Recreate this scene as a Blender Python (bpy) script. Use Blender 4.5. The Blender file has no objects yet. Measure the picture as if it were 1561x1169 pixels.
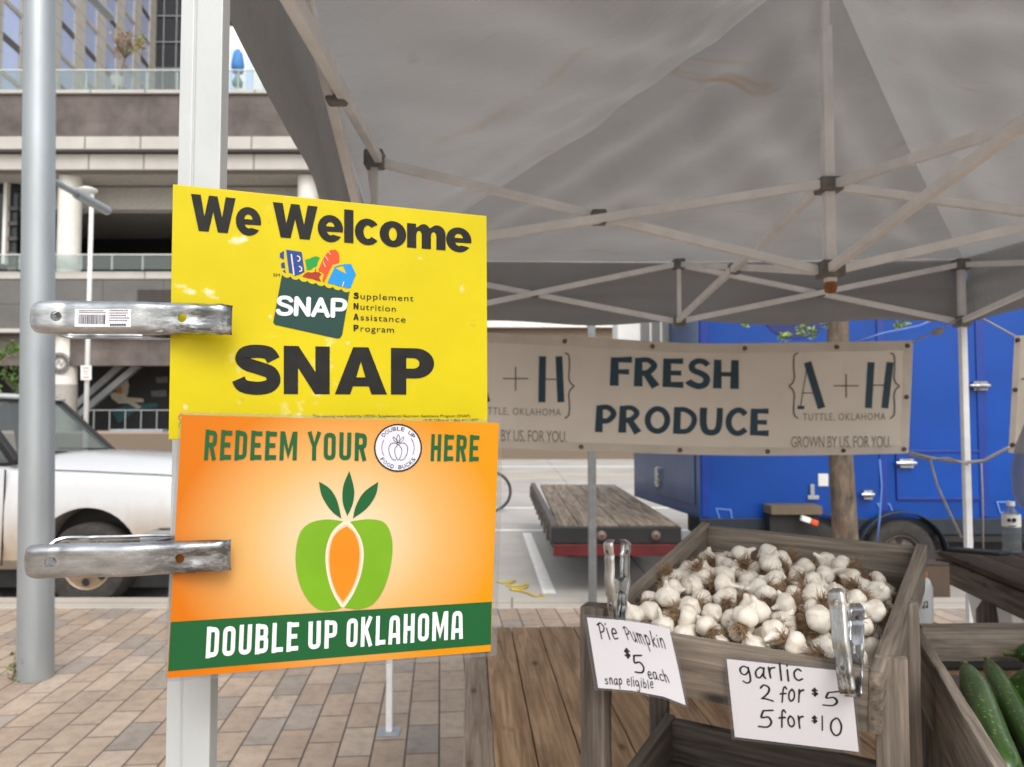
import bpy, bmesh, math, random
from mathutils import Vector as V, Matrix, noise as mnoise
R = math.radians
random.seed(7)
S = bpy.context.scene
COL = S.collection

# ------------------------------------------------------------------ camera, sky, sun, exposure
F, CX, CY = 1172.0, 780.5, 584.5            # photograph's focal length and centre in its own pixels
PITCH = math.atan(55.5 / F)
EYE = V((0, 0, 1.6))
cam = bpy.data.cameras.new('camera'); cam_o = bpy.data.objects.new('camera', cam); COL.objects.link(cam_o)
cam_o.location = EYE; cam_o.rotation_euler = (R(90) + PITCH, 0, 0)
cam.sensor_width = 36; cam.lens = F / 1561 * 36; cam.clip_start = .02; cam.clip_end = 2000
cam.dof.use_dof = True; cam.dof.focus_distance = .80; cam.dof.aperture_fstop = 27 / 2.7
S.camera = cam_o
W = bpy.data.worlds.new('World'); S.world = W; W.use_nodes = True
wn = W.node_tree
sky = wn.nodes.new('ShaderNodeTexSky'); sky.sky_type = 'NISHITA'; sky.sun_disc = False
SUN_EL, SUN_AZ = R(50), R(165)
sky.sun_elevation = SUN_EL; sky.sun_rotation = SUN_AZ; sky.air_density = 1.5; sky.dust_density = 4
hs = wn.nodes.new('ShaderNodeHueSaturation'); hs.inputs['Saturation'].default_value = .30
wn.links.new(sky.outputs[0], hs.inputs['Color'])
wn.links.new(hs.outputs[0], wn.nodes['Background'].inputs[0]); wn.nodes['Background'].inputs[1].default_value = .15
sun = bpy.data.lights.new('sun', 'SUN'); sun.energy = .5; sun.angle = R(30); sun.color = (1, .97, .92)
sun_o = bpy.data.objects.new('sun', sun); COL.objects.link(sun_o); sun_o.location = (0, -5, 12)
sd = V((math.sin(SUN_AZ) * math.cos(SUN_EL), math.cos(SUN_AZ) * math.cos(SUN_EL), math.sin(SUN_EL)))
sun_o.rotation_euler = (-sd).to_track_quat('-Z', 'Y').to_euler()
S.view_settings.view_transform = 'Standard'; S.view_settings.look = 'None'
S.view_settings.exposure = .74; S.view_settings.gamma = 1

# ------------------------------------------------------------------ helpers: pixels, objects, meshes
FW = V((0, math.cos(PITCH), math.sin(PITCH))); UP = V((0, -math.sin(PITCH), math.cos(PITCH)))
def ray(px, py): return FW + V(((px - CX) / F, 0, 0)) + UP * ((CY - py) / F)
def P(px, py, d):
    r = ray(px, py); return EYE + r * (d / r.y)
def PZ(px, py, z):
    r = ray(px, py); return EYE + r * ((z - EYE.z) / r.z)

class Surf:                                  # a flat sheet in space, addressed by the picture's pixels
    def __init__(s, p0, p1, p2):
        s.p = p0.copy(); s.n = (p1 - p0).cross(p2 - p0).normalized()
        if s.n.dot(EYE - p0) < 0: s.n = -s.n
    def at(s, px, py, off=0):
        r = ray(px, py); p = s.p + s.n * off
        return EYE + r * ((p - EYE).dot(s.n) / r.dot(s.n))

def wm(o): return (wm(o.parent) @ o.matrix_basis) if o.parent else o.matrix_basis.copy()
def set_world(o, m, parent=None):
    if parent: o.parent = parent; o.matrix_basis = wm(parent).inverted() @ m
    else: o.matrix_basis = m
def tag(o, label=None, cat=None, group=None, kind=None):
    for k, v in (('label', label), ('category', cat), ('group', group), ('kind', kind)):
        if v: o[k] = v
    return o
def thing(name, label, cat, loc=(0, 0, 0), group=None, M=None):
    o = bpy.data.objects.new(name, None); COL.objects.link(o); o.empty_display_size = .05
    o.matrix_basis = M if M else Matrix.Translation(V(loc))
    return tag(o, label, cat, group)
def finish(name, me, mats, parent=None, M=None, smooth=False):
    if not isinstance(mats, (list, tuple)): mats = [mats]
    for m in mats:
        if m: me.materials.append(m)
    if smooth is True: me.shade_smooth()
    elif smooth: me.shade_smooth(); me.set_sharp_from_angle(angle=R(smooth))
    o = bpy.data.objects.new(name, me); COL.objects.link(o)
    set_world(o, M if M else Matrix.Identity(4), parent)
    return o

class MB:                                    # collects geometry in world space, links it as ONE mesh object
    def __init__(s): s.v = []; s.f = []; s.mi = []; s.cur = 0
    def add(s, vs, fs):
        b = len(s.v); s.v += [V(p) for p in vs]
        for f in fs: s.f.append([i + b for i in f]); s.mi.append(s.cur)
        return s
    def poly(s, pts): return s.add(pts, [list(range(len(pts)))])
    def box(s, lo, hi):
        x0, y0, z0 = lo; x1, y1, z1 = hi
        return s.add([(x0,y0,z0),(x1,y0,z0),(x1,y1,z0),(x0,y1,z0),(x0,y0,z1),(x1,y0,z1),(x1,y1,z1),(x0,y1,z1)],
                     [(0,3,2,1),(4,5,6,7),(0,1,5,4),(1,2,6,5),(2,3,7,6),(3,0,4,7)])
    def obox(s, c, ax, ay, az):              # oriented box: centre and half-axis vectors
        c, ax, ay, az = V(c), V(ax), V(ay), V(az)
        vs = [c + ax*i + ay*j + az*k for k in (-1,1) for i, j in ((-1,-1),(1,-1),(1,1),(-1,1))]
        return s.add(vs, [(0,3,2,1),(4,5,6,7),(0,1,5,4),(1,2,6,5),(2,3,7,6),(3,0,4,7)])
    def bar(s, a, b, w, h=None, up=(0,0,1)):
        a, b = V(a), V(b); h = h or w; d = (b - a).normalized(); up = V(up)
        if abs(d.dot(up)) > .98: up = V((0,1,0))
        x = d.cross(up).normalized(); y = x.cross(d)
        return s.obox((a+b)/2, (b-a)/2, x*w/2, y*h/2)
    def tube(s, pts, r, n=10, cap=True):
        pts = [V(p) for p in pts]; rs = r if isinstance(r, (list, tuple)) else [r]*len(pts)
        t0 = (pts[1]-pts[0]).normalized(); x = t0.orthogonal().normalized(); rings = []; vs = []; fs = []
        for i, p in enumerate(pts):
            t = (pts[min(i+1,len(pts)-1)] - pts[max(i-1,0)]).normalized()
            x = (x - t*x.dot(t)).normalized(); y = t.cross(x)
            vs += [p + (x*math.cos(2*math.pi*k/n) + y*math.sin(2*math.pi*k/n))*rs[i] for k in range(n)]
        for i in range(len(pts)-1):
            for k in range(n):
                a, b = i*n+k, i*n+(k+1)%n; fs.append((a, b, b+n, a+n))
        if cap: fs.append(tuple(range(n-1,-1,-1))); fs.append(tuple((len(pts)-1)*n+k for k in range(n)))
        return s.add(vs, fs)
    def lathe(s, c, axis, prof, n=24):       # prof: (radius, distance along axis)
        c = V(c); ax = V(axis).normalized(); x = ax.orthogonal().normalized(); y = ax.cross(x); vs = []; fs = []
        for r, h in prof: vs += [c + ax*h + (x*math.cos(2*math.pi*k/n) + y*math.sin(2*math.pi*k/n))*max(r,1e-5) for k in range(n)]
        for i in range(len(prof)-1):
            for k in range(n):
                a, b = i*n+k, i*n+(k+1)%n; fs.append((a, b, b+n, a+n))
        return s.add(vs, fs)
    def grid(s, fn, nu, nv):
        vs = [fn(i/nu, j/nv) for j in range(nv+1) for i in range(nu+1)]; n = nu+1
        return s.add(vs, [(j*n+i, j*n+i+1, (j+1)*n+i+1, (j+1)*n+i) for j in range(nv) for i in range(nu)])
    def build(s, name, mats, parent=None, smooth=False, bevel=0, origin=None, solid=0, segs=2, normals=True):
        o = V(origin) if origin is not None else (wm(parent).translation if parent else V((0,0,0)))
        me = bpy.data.meshes.new(name); me.from_pydata([p - o for p in s.v], [], s.f)
        me.polygons.foreach_set('material_index', s.mi)
        bm = bmesh.new(); bm.from_mesh(me)
        if solid: bmesh.ops.solidify(bm, geom=bm.faces[:], thickness=solid)
        if normals: bmesh.ops.recalc_face_normals(bm, faces=bm.faces[:])
        if bevel: bmesh.ops.bevel(bm, geom=[e for e in bm.edges if e.calc_face_angle(0) > R(25)], offset=bevel, segments=segs, affect='EDGES', profile=.5, clamp_overlap=True)
        bm.to_mesh(me); bm.free()
        return finish(name, me, mats, parent, Matrix.Translation(o), smooth)

def boolean(o, cutter):                      # subtract, apply, drop the cutter
    md = o.modifiers.new('b', 'BOOLEAN'); md.operation = 'DIFFERENCE'; md.object = cutter; md.solver = 'EXACT'
    bpy.context.view_layer.update()
    me = bpy.data.meshes.new_from_object(o.evaluated_get(bpy.context.evaluated_depsgraph_get()))
    o.modifiers.clear(); o.data = me; bpy.data.objects.remove(cutter)

def frame(o, x, z):                          # matrix with local x along x, local z near z
    x = V(x).normalized(); z = V(z); y = z.cross(x).normalized(); z = x.cross(y)
    return Matrix((( x.x, y.x, z.x, o[0]), (x.y, y.y, z.y, o[1]), (x.z, y.z, z.z, o[2]), (0,0,0,1)))

def board(name, a, b, w, t, wdir, mat, parent, bev=.0025, rough=.0008, seed=None):
    """a plank from a to b (its centre line), w wide along wdir, t thick; the grain follows its own local x"""
    a, b = V(a), V(b); L = (b-a).length; x = (b-a)/L; y = V(wdir); y = (y - x*y.dot(x)).normalized(); z = x.cross(y)
    M = Matrix(((x.x,y.x,z.x,a.x),(x.y,y.y,z.y,a.y),(x.z,y.z,z.z,a.z),(0,0,0,1)))
    bm = bmesh.new(); n = max(2, int(L/.03))
    for i in range(n+1):
        for j, k in ((-1,-1),(1,-1),(1,1),(-1,1)): bm.verts.new((L*i/n, w/2*j, t/2*k))
    bm.verts.ensure_lookup_table(); vs = bm.verts
    for i in range(n):
        for q in range(4): bm.faces.new((vs[i*4+q], vs[i*4+(q+1)%4], vs[i*4+4+(q+1)%4], vs[i*4+4+q]))
    bm.faces.new(vs[0:4][::-1]); bm.faces.new(vs[n*4:n*4+4])
    bmesh.ops.recalc_face_normals(bm, faces=bm.faces[:])
    bmesh.ops.bevel(bm, geom=[e for e in bm.edges if e.calc_face_angle(0) > R(25)], offset=min(bev, t*.3), segments=2, affect='EDGES', profile=.6)
    sd_ = V((random.uniform(0,99),)*3)
    for v in bm.verts: v.co += mnoise.noise_vector(v.co*22 + sd_)*rough + mnoise.noise_vector(v.co*90 + sd_)*rough*.5
    me = bpy.data.meshes.new(name); bm.to_mesh(me); bm.free()
    return finish(name, me, mat, parent, M, 40)

# ------------------------------------------------------------------ materials
def nodes(name):
    m = bpy.data.materials.new(name); m.use_nodes = True; t = m.node_tree
    return m, t, t.nodes['Principled BSDF']
def N(t, kind, **kw):
    n = t.nodes.new('ShaderNode' + kind)
    for k, v in kw.items():
        if k.startswith('i_'): n.inputs[k[2:].replace('_', ' ')].default_value = v
        else: setattr(n, k, v)
    return n
def coords(t, stretch=(1,1,1), rnd=True, out='Object'):
    tc = N(t, 'TexCoord'); mp = N(t, 'Mapping'); mp.inputs['Scale'].default_value = stretch
    t.links.new(tc.outputs[out], mp.inputs['Vector'])
    if rnd:
        oi = N(t, 'ObjectInfo'); sc = N(t, 'VectorMath', operation='SCALE'); cx = N(t, 'CombineXYZ')
        for k in range(3): t.links.new(oi.outputs['Random'], cx.inputs[k])
        sc.inputs['Scale'].default_value = 37.0; t.links.new(cx.outputs[0], sc.inputs[0])
        t.links.new(sc.outputs[0], mp.inputs['Location'])
    return mp.outputs[0]
def ramp(t, fac, stops):
    r = N(t, 'ValToRGB'); e = r.color_ramp.elements
    while len(e) < len(stops): e.new(.5)
    for k, (p, c) in enumerate(stops): e[k].position = p; e[k].color = (*c, 1) if len(c) == 3 else c
    t.links.new(fac, r.inputs[0]); return r.outputs[0]
def noise(t, vec, scale, detail=6, rough=.55, dist=0):
    n = N(t, 'TexNoise'); n.inputs['Scale'].default_value = scale; n.inputs['Detail'].default_value = detail
    n.inputs['Roughness'].default_value = rough; n.inputs['Distortion'].default_value = dist
    t.links.new(vec, n.inputs['Vector']); return n.outputs['Fac']
def mixc(t, fac, a, b, mode='MIX'):
    m = N(t, 'Mix', data_type='RGBA', blend_type=mode)
    for sock, v in ((m.inputs[0], fac), (m.inputs[6], a), (m.inputs[7], b)):
        if hasattr(v, 'is_linked'): t.links.new(v, sock)
        else: sock.default_value = v if not isinstance(v, tuple) else ((*v, 1) if len(v) == 3 else v)
    return m.outputs[2]
def bump(t, b, h, strength=.3, dist=.002):
    n = N(t, 'Bump'); n.inputs['Strength'].default_value = strength; n.inputs['Distance'].default_value = dist
    t.links.new(h, n.inputs['Height']); t.links.new(n.outputs[0], b.inputs['Normal'])
def c_(c, k): return tuple(min(1, x*k) for x in c)

def mat(name, col, rough=.6, metal=0, var=.12, scale=6, bmp=0, bscale=60, stretch=(1,1,1), spec=.5, coat=0):
    m, t, b = nodes(name); vec = coords(t, stretch)
    f = noise(t, vec, scale)
    t.links.new(ramp(t, f, [(.3, c_(col, 1-var)), (.7, c_(col, 1+var))]), b.inputs['Base Color'])
    b.inputs['Roughness'].default_value = rough; b.inputs['Metallic'].default_value = metal
    b.inputs['Specular IOR Level'].default_value = spec; b.inputs['Coat Weight'].default_value = coat
    if bmp: bump(t, b, noise(t, vec, bscale, 4), bmp)
    return m

def wood(name, dark, lite, rough=.85, knots=True, fine=1.0, bmp=.5):
    m, t, b = nodes(name)
    v1 = coords(t, (1.6, 22, 22)); v2 = coords(t, (3, 90, 90)); v3 = coords(t, (2.2, 9, 9))
    g = noise(t, v1, 1.6*fine, 8, .6, 1.2); g2 = noise(t, v2, 1.5*fine, 3, .7); big = noise(t, v3, .9, 3)
    base = ramp(t, g, [(.28, dark), (.5, tuple((a+c)/2 for a, c in zip(dark, lite))), (.72, lite)])
    base = mixc(t, .55, base, ramp(t, g2, [(.3, (.34,.34,.34)), (.60, (1,1,1))]), 'MULTIPLY')
    base = mixc(t, .5, base, ramp(t, big, [(.35, (.62,.6,.58)), (.65, (1.0,.98,.95))]), 'MULTIPLY')
    if knots:
        vo = N(t, 'TexVoronoi'); vo.inputs['Scale'].default_value = 1.0; t.links.new(coords(t, (4.5, 11, 11)), vo.inputs['Vector'])
        base = mixc(t, ramp(t, vo.outputs['Distance'], [(.06, (1,1,1)), (.16, (0,0,0))]), base, c_(dark, .45))
    t.links.new(base, b.inputs['Base Color']); b.inputs['Roughness'].default_value = rough
    b.inputs['Specular IOR Level'].default_value = .25
    bump(t, b, g2, bmp, .0015)
    return m

def glassy(name, tint, alpha, rough=.05, spec_col=(1,1,1)):
    """thin pane: part see-through, part mirror"""
    m, t, b = nodes(name); out = t.nodes['Material Output']
    tr = N(t, 'BsdfTransparent'); tr.inputs[0].default_value = (*tint, 1)
    b.inputs['Base Color'].default_value = (*c_(tint, .35), 1); b.inputs['Roughness'].default_value = rough; b.inputs['Specular IOR Level'].default_value = .8
    mx = N(t, 'MixShader'); mx.inputs[0].default_value = alpha
    t.links.new(tr.outputs[0], mx.inputs[1]); t.links.new(b.outputs[0], mx.inputs[2]); t.links.new(mx.outputs[0], out.inputs[0])
    return m

def m_paver():
    m, t, b = nodes('paver'); tc = N(t, 'TexCoord'); sx = N(t, 'SeparateXYZ'); cx = N(t, 'CombineXYZ')
    t.links.new(tc.outputs['Object'], sx.inputs[0]); t.links.new(sx.outputs[1], cx.inputs[0]); t.links.new(sx.outputs[0], cx.inputs[1])
    def brick(c1, c2, mo, off):
        k = N(t, 'TexBrick'); k.offset = .5; k.inputs['Scale'].default_value = 1; k.inputs['Brick Width'].default_value = .345; k.inputs['Row Height'].default_value = .162
        k.inputs['Mortar Size'].default_value = .005; k.inputs['Mortar Smooth'].default_value = .25; k.inputs['Bias'].default_value = 0
        k.inputs['Color1'].default_value = (*c1,1); k.inputs['Color2'].default_value = (*c2,1); k.inputs['Mortar'].default_value = (*mo,1)
        wob = N(t, 'VectorMath', operation='ADD'); t.links.new(cx.outputs[0], wob.inputs[0]); wob.inputs[1].default_value = off
        t.links.new(wob.outputs[0], k.inputs['Vector']); return k
    k = brick((0,0,0), (1,1,1), (.5,.5,.5), (0,0,0))
    col = ramp(t, k.outputs['Color'], [(.0, (0.308,0.266,0.229)), (.12, (0.404,0.318,0.245)), (.35, (0.440,0.351,0.275)), (.55, (0.385,0.298,0.230)), (.75, (0.448,0.366,0.296)), (.9, (0.347,0.299,0.258))])
    cr = [n for n in t.nodes if n.type == 'VALTORGB'][-1]; cr.color_ramp.interpolation = 'CONSTANT'
    n1 = noise(t, tc.outputs['Object'], 2.3, 6); n2 = noise(t, tc.outputs['Object'], 120, 5, .7)
    col = mixc(t, .6, col, ramp(t, n1, [(.3, (.72,.72,.72)), (.7, (1.1,1.08,1.05))]), 'MULTIPLY')
    col = mixc(t, .6, col, ramp(t, n2, [(.3, (.7,.7,.7)), (.7, (1.12,1.1,1.1))]), 'MULTIPLY')
    n6 = noise(t, tc.outputs['Object'], 14, 6, .7); col = mixc(t, .55, col, ramp(t, n6, [(.32, (.62,.60,.58)), (.55, (1.05,1.03,1.0))]), 'MULTIPLY'); col = mixc(t, k.outputs['Fac'], col, (.075,.064,.054))
    sp = noise(t, tc.outputs['Object'], 9, 2); col = mixc(t, ramp(t, sp, [(.70, (0,0,0)), (.76, (.55,.55,.55))]), col, (.12,.10,.09))
    t.links.new(col, b.inputs['Base Color']); b.inputs['Roughness'].default_value = .8; b.inputs['Specular IOR Level'].default_value = .3
    inv = N(t, 'Math', operation='SUBTRACT'); inv.inputs[0].default_value = 1; t.links.new(k.outputs['Fac'], inv.inputs[1])
    ad = N(t, 'Math', operation='MULTIPLY_ADD'); t.links.new(n2, ad.inputs[0]); ad.inputs[1].default_value = .12; t.links.new(inv.outputs[0], ad.inputs[2])
    bump(t, b, ad.outputs[0], .6, .006); return m

def m_concrete(name, col, joints=None, dirt=.5):
    m, t, b = nodes(name); tc = N(t, 'TexCoord'); v = tc.outputs['Object']
    n1 = noise(t, v, .6, 8, .6); n2 = noise(t, v, 40, 6, .7)
    c = ramp(t, n1, [(.3, c_(col, 1-.28*dirt)), (.7, c_(col, 1+.12*dirt))])
    c = mixc(t, .5, c, ramp(t, n2, [(.3, (.75,.75,.75)), (.7, (1.1,1.1,1.1))]), 'MULTIPLY')
    if joints:
        k = N(t, 'TexBrick'); k.offset = 0; k.inputs['Scale'].default_value = 1; k.inputs['Brick Width'].default_value = joints[0]; k.inputs['Row Height'].default_value = joints[1]
        k.inputs['Mortar Size'].default_value = joints[2]; k.inputs['Mortar Smooth'].default_value = .1; sw = N(t, 'SeparateXYZ'); cx = N(t, 'CombineXYZ'); t.links.new(v, sw.inputs[0])
        t.links.new(sw.outputs[joints[3]], cx.inputs[0]); t.links.new(sw.outputs[joints[4]], cx.inputs[1]); t.links.new(cx.outputs[0], k.inputs['Vector'])
        c = mixc(t, k.outputs['Fac'], c, c_(col, .42))
    t.links.new(c, b.inputs['Base Color']); b.inputs['Roughness'].default_value = .85; b.inputs['Specular IOR Level'].default_value = .3
    bump(t, b, n2, .25, .003); return m

def m_fabric(name, col, trans=.3, wr=1.0, stain=False):
    m, t, b = nodes(name); out = t.nodes['Material Output']; tc = N(t, 'TexCoord'); v = tc.outputs['Object']
    n1 = noise(t, v, 1.1, 5); c = ramp(t, n1, [(.3, c_(col, .88)), (.7, c_(col, 1.08))])
    if stain:
        n3 = noise(t, coords(t, (.6, 2.6, 1), False), 1.7, 5, .6, .6)
        c = mixc(t, ramp(t, n3, [(.655, (0,0,0)), (.73, (.55,.55,.55))]), c, (.36,.22,.10))
        n4 = noise(t, v, 5, 4, .6); c = mixc(t, ramp(t, n4, [(.66, (0,0,0)), (.78, (.35,.35,.35))]), c, (.16,.14,.12))
    t.links.new(c, b.inputs['Base Color']); b.inputs['Roughness'].default_value = .55; b.inputs['Specular IOR Level'].default_value = .35
    tr = N(t, 'BsdfTranslucent'); t.links.new(c, tr.inputs[0]); mx = N(t, 'MixShader'); mx.inputs[0].default_value = trans
    w1 = noise(t, coords(t, (1.0, 5.5, 2), False), 2.2, 4, .5, 1.0); w2 = noise(t, v, 140, 2); ad = N(t, 'Math', operation='MULTIPLY_ADD')
    t.links.new(w2, ad.inputs[0]); ad.inputs[1].default_value = .012; t.links.new(w1, ad.inputs[2])
    bump(t, b, ad.outputs[0], .8*wr, .05)
    t.links.new(b.outputs[0], mx.inputs[1]); t.links.new(tr.outputs[0], mx.inputs[2]); t.links.new(mx.outputs[0], out.inputs[0]); return m

def m_chrome(name, col=(.50,.51,.52), rough=.20):
    m, t, b = nodes(name); v = coords(t, (.35,1.3,1.3)); n1 = noise(t, v, 48, 7, .7); n2 = noise(t, coords(t), 14, 5, .6)
    c = ramp(t, n1, [(.32, c_(col, .55)), (.52, c_(col, 1.1)), (.75, c_(col, 1.5))]); c = mixc(t, ramp(t, n2, [(.5, (0,0,0)), (.72, (.5,.5,.5))]), c, c_(col, .5))
    t.links.new(c, b.inputs['Base Color']); b.inputs['Metallic'].default_value = .92
    r = N(t, 'MapRange'); r.inputs['To Min'].default_value = rough*.6; r.inputs['To Max'].default_value = rough*1.9; t.links.new(n1, r.inputs[0]); t.links.new(r.outputs[0], b.inputs['Roughness'])
    tc = N(t, 'TexCoord'); sx = N(t, 'SeparateXYZ'); t.links.new(tc.outputs['Object'], sx.inputs[0]); mr = N(t, 'MapRange'); mr.inputs['From Min'].default_value = .07; mr.inputs['From Max'].default_value = .13; t.links.new(sx.outputs[0], mr.inputs[0])
    n3 = noise(t, v, 90, 5, .7); mu = N(t, 'Math', operation='MULTIPLY'); t.links.new(mr.outputs[0], mu.inputs[0]); t.links.new(ramp(t, n3, [(.42, (0,0,0)), (.56, (1,1,1))]), mu.inputs[1])
    c = mixc(t, mu.outputs[0], c, c_(col, .30)); t.links.new(c, b.inputs['Base Color'])
    bump(t, b, n2, .35, .0025); return m

def m_paint_dirty(name, col, dirt, z0, z1, rough=.3):
    m, t, b = nodes(name); tc = N(t, 'TexCoord'); s = N(t, 'SeparateXYZ'); t.links.new(tc.outputs['Object'], s.inputs[0])
    n = noise(t, coords(t, (3, 3, 1), False), 2, 6, .65); r = N(t, 'MapRange'); r.inputs['From Min'].default_value = z0; r.inputs['From Max'].default_value = z1
    t.links.new(s.outputs[2], r.inputs[0]); a = N(t, 'Math', operation='MULTIPLY_ADD'); t.links.new(n, a.inputs[0]); a.inputs[1].default_value = .8; a.inputs[2].default_value = -.40
    d = N(t, 'Math', operation='SUBTRACT'); t.links.new(a.outputs[0], d.inputs[1]); t.links.new(r.outputs[0], d.inputs[0])
    f = ramp(t, d.outputs[0], [(.0, (.95,.95,.95)), (.9, (0,0,0))])
    t.links.new(mixc(t, f, col, dirt), b.inputs['Base Color']); b.inputs['Roughness'].default_value = rough; b.inputs['Coat Weight'].default_value = .4
    return m

def stain(m, c, ax, L, w, col, k, nrm=None):
    """a stain or scuff with its own place on the cloth or board, ragged at the edge"""
    t = m.node_tree; b = t.nodes['Principled BSDF']; old = b.inputs['Base Color'].links[0].from_socket
    tc = N(t, 'TexCoord'); d = N(t, 'VectorMath', operation='SUBTRACT'); t.links.new(tc.outputs['Object'], d.inputs[0]); d.inputs[1].default_value = c
    dt = N(t, 'VectorMath', operation='DOT_PRODUCT'); t.links.new(d.outputs[0], dt.inputs[0]); dt.inputs[1].default_value = ax
    al = N(t, 'VectorMath', operation='SCALE'); al.inputs[0].default_value = ax; t.links.new(dt.outputs['Value'], al.inputs['Scale'])
    pe = N(t, 'VectorMath', operation='SUBTRACT'); t.links.new(d.outputs[0], pe.inputs[0]); t.links.new(al.outputs[0], pe.inputs[1]); ln = N(t, 'VectorMath', operation='LENGTH'); src = pe.outputs[0]
    if nrm:                                  # ignore how far the cloth sags off the flat
        dn = N(t, 'VectorMath', operation='DOT_PRODUCT'); t.links.new(src, dn.inputs[0]); dn.inputs[1].default_value = nrm
        an = N(t, 'VectorMath', operation='SCALE'); an.inputs[0].default_value = nrm; t.links.new(dn.outputs['Value'], an.inputs['Scale'])
        p2 = N(t, 'VectorMath', operation='SUBTRACT'); t.links.new(src, p2.inputs[0]); t.links.new(an.outputs[0], p2.inputs[1]); src = p2.outputs[0]
    t.links.new(src, ln.inputs[0])
    cx = N(t, 'CombineXYZ'); m1 = N(t, 'Math', operation='DIVIDE'); m1.inputs[1].default_value = L; t.links.new(dt.outputs['Value'], m1.inputs[0]); m2 = N(t, 'Math', operation='DIVIDE'); m2.inputs[1].default_value = w; t.links.new(ln.outputs['Value'], m2.inputs[0])
    t.links.new(m1.outputs[0], cx.inputs[0]); t.links.new(m2.outputs[0], cx.inputs[1]); q = N(t, 'VectorMath', operation='LENGTH'); t.links.new(cx.outputs[0], q.inputs[0])
    nz = noise(t, tc.outputs['Object'], .9/max(w, .004), 5, .65); ad = N(t, 'Math', operation='MULTIPLY_ADD'); t.links.new(nz, ad.inputs[0]); ad.inputs[1].default_value = 1.7; t.links.new(q.outputs['Value'], ad.inputs[2])
    new = mixc(t, ramp(t, ad.outputs[0], [(.78, (k,k,k)), (1.0, (0,0,0))]) if False else ramp(t, sub(t, ad.outputs[0], .75), [(.0, (k,k,k)), (.85, (0,0,0))]), old, col)
    for nd in t.nodes:
        for inp in nd.inputs:
            if inp.is_linked and inp.links[0].from_socket == old and nd != new.node and nd.type in ('BSDF_PRINCIPLED', 'BSDF_TRANSLUCENT'): t.links.new(new, inp)
def sub(t, v, x):
    n = N(t, 'Math', operation='SUBTRACT'); t.links.new(v, n.inputs[0]); n.inputs[1].default_value = x; return n.outputs[0]

def m_bark(name):
    m, t, b = nodes(name); n1 = noise(t, coords(t, (1,1,.35)), 16, 8, .7); n2 = noise(t, coords(t, (1,1,.5)), 6, 4, .6)
    c = ramp(t, n1, [(.3, (.045,.035,.028)), (.5, (.15,.115,.085)), (.72, (.27,.22,.17))]); c = mixc(t, ramp(t, n2, [(.52, (0,0,0)), (.66, (.8,.8,.8))]), c, (.24,.12,.05))
    t.links.new(c, b.inputs['Base Color']); b.inputs['Roughness'].default_value = .9; bump(t, b, n1, 1.0, .03); return m

M = {}
M['paver'] = m_paver()
M['road'] = m_concrete('road_concrete', (.40,.375,.345), (4.5, 6.0, .012, 0, 1), .8)
M['kerb'] = m_concrete('kerb_concrete', (.47,.42,.36), (2.4, 9, .01, 0, 1), .7)
M['plaza'] = m_concrete('plaza_tan', (.42,.32,.24), (1.2, 1.2, .02, 0, 1), .5)
M['line_white'] = mat('road_paint_white', (.74,.72,.68), .7, var=.12, scale=12)
M['line_yellow'] = mat('road_paint_yellow', (.62,.42,.10), .7, var=.2, scale=12)
M['galv'] = mat('galvanised_steel', (.36,.39,.41), .42, .55, var=.10, scale=7, bmp=.06, bscale=90, stretch=(1,1,.25))
M['alu'] = mat('tent_aluminium', (.50,.52,.525), .42, .15, var=.05, scale=14, bmp=.12, bscale=160, stretch=(1,1,.5))
M['bar'] = mat('frame_bar_steel', (.84,.85,.86), .42, .1, var=.10, scale=9)
M['bracket'] = mat('bracket_plastic', (.17,.165,.16), .5, 0, var=.25, scale=40)
M['rust'] = mat('rusty_steel', (.33,.13,.05), .8, .2, var=.5, scale=30)
M['chrome'] = m_chrome('clamp_chrome'); M['chrome_dull'] = m_chrome('clamp_chrome_worn', (.46,.445,.42), .28)
M['black'] = mat('black_matte', (.012,.012,.013), .6, var=.3)
M['ink'] = mat('black_print', (.012,.012,.011), .6, var=.35, scale=60, spec=.25)
M['tyre'] = mat('tyre_rubber', (.035,.031,.028), .85, var=.35, scale=18, bmp=.3, bscale=120)
M['rim'] = mat('dusty_rim', (.27,.195,.13), .5, .25, var=.2, scale=14)
M['canopy'] = m_fabric('canopy_cloth', (.425,.42,.415), .29, .6, True)
M['valance'] = m_fabric('valance_cloth', (.33,.33,.33), .17, .6)
M['banner'] = m_fabric('banner_vinyl', (.88,.82,.74), .22, .25)
M['banner_hem'] = mat('banner_hem', (.63,.57,.50), .5, var=.1, scale=6, bmp=.3, bscale=12)
M['navy'] = mat('navy_print', (.008,.042,.075), .5, var=.15); M['thin'] = mat('grey_print', (.27,.235,.20), .5, var=.1); M['mid'] = mat('brown_grey_print', (.12,.10,.09), .5, var=.1)
M['eyelet'] = mat('brass_eyelet', (.09,.06,.04), .5, .6, var=.3)
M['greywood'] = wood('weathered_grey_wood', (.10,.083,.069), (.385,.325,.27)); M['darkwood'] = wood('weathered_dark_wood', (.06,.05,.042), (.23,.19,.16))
M['tanwood'] = wood('tan_table_wood', (.25,.135,.065), (.62,.41,.24), .7, True, .7, .35); M['palewood'] = wood('pale_grey_table_wood', (.25,.185,.14), (.50,.39,.30), .75)
M['shelfwood'] = wood('dark_shelf_wood', (.028,.02,.016), (.12,.082,.06), .8)
M['card'] = mat('white_card', (.76,.75,.80), .3, var=.03, scale=3); M['pouch'] = glassy('laminate_pouch', (.93,.94,.95), .16, .12)
M['pouch_edge'] = glassy('laminate_edge', (.93,.93,.93), .14, .2)
M['white'] = mat('white_plastic', (.78,.78,.77), .4, var=.05); M['offwhite'] = mat('white_paint', (.66,.66,.64), .5, var=.08)
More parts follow.
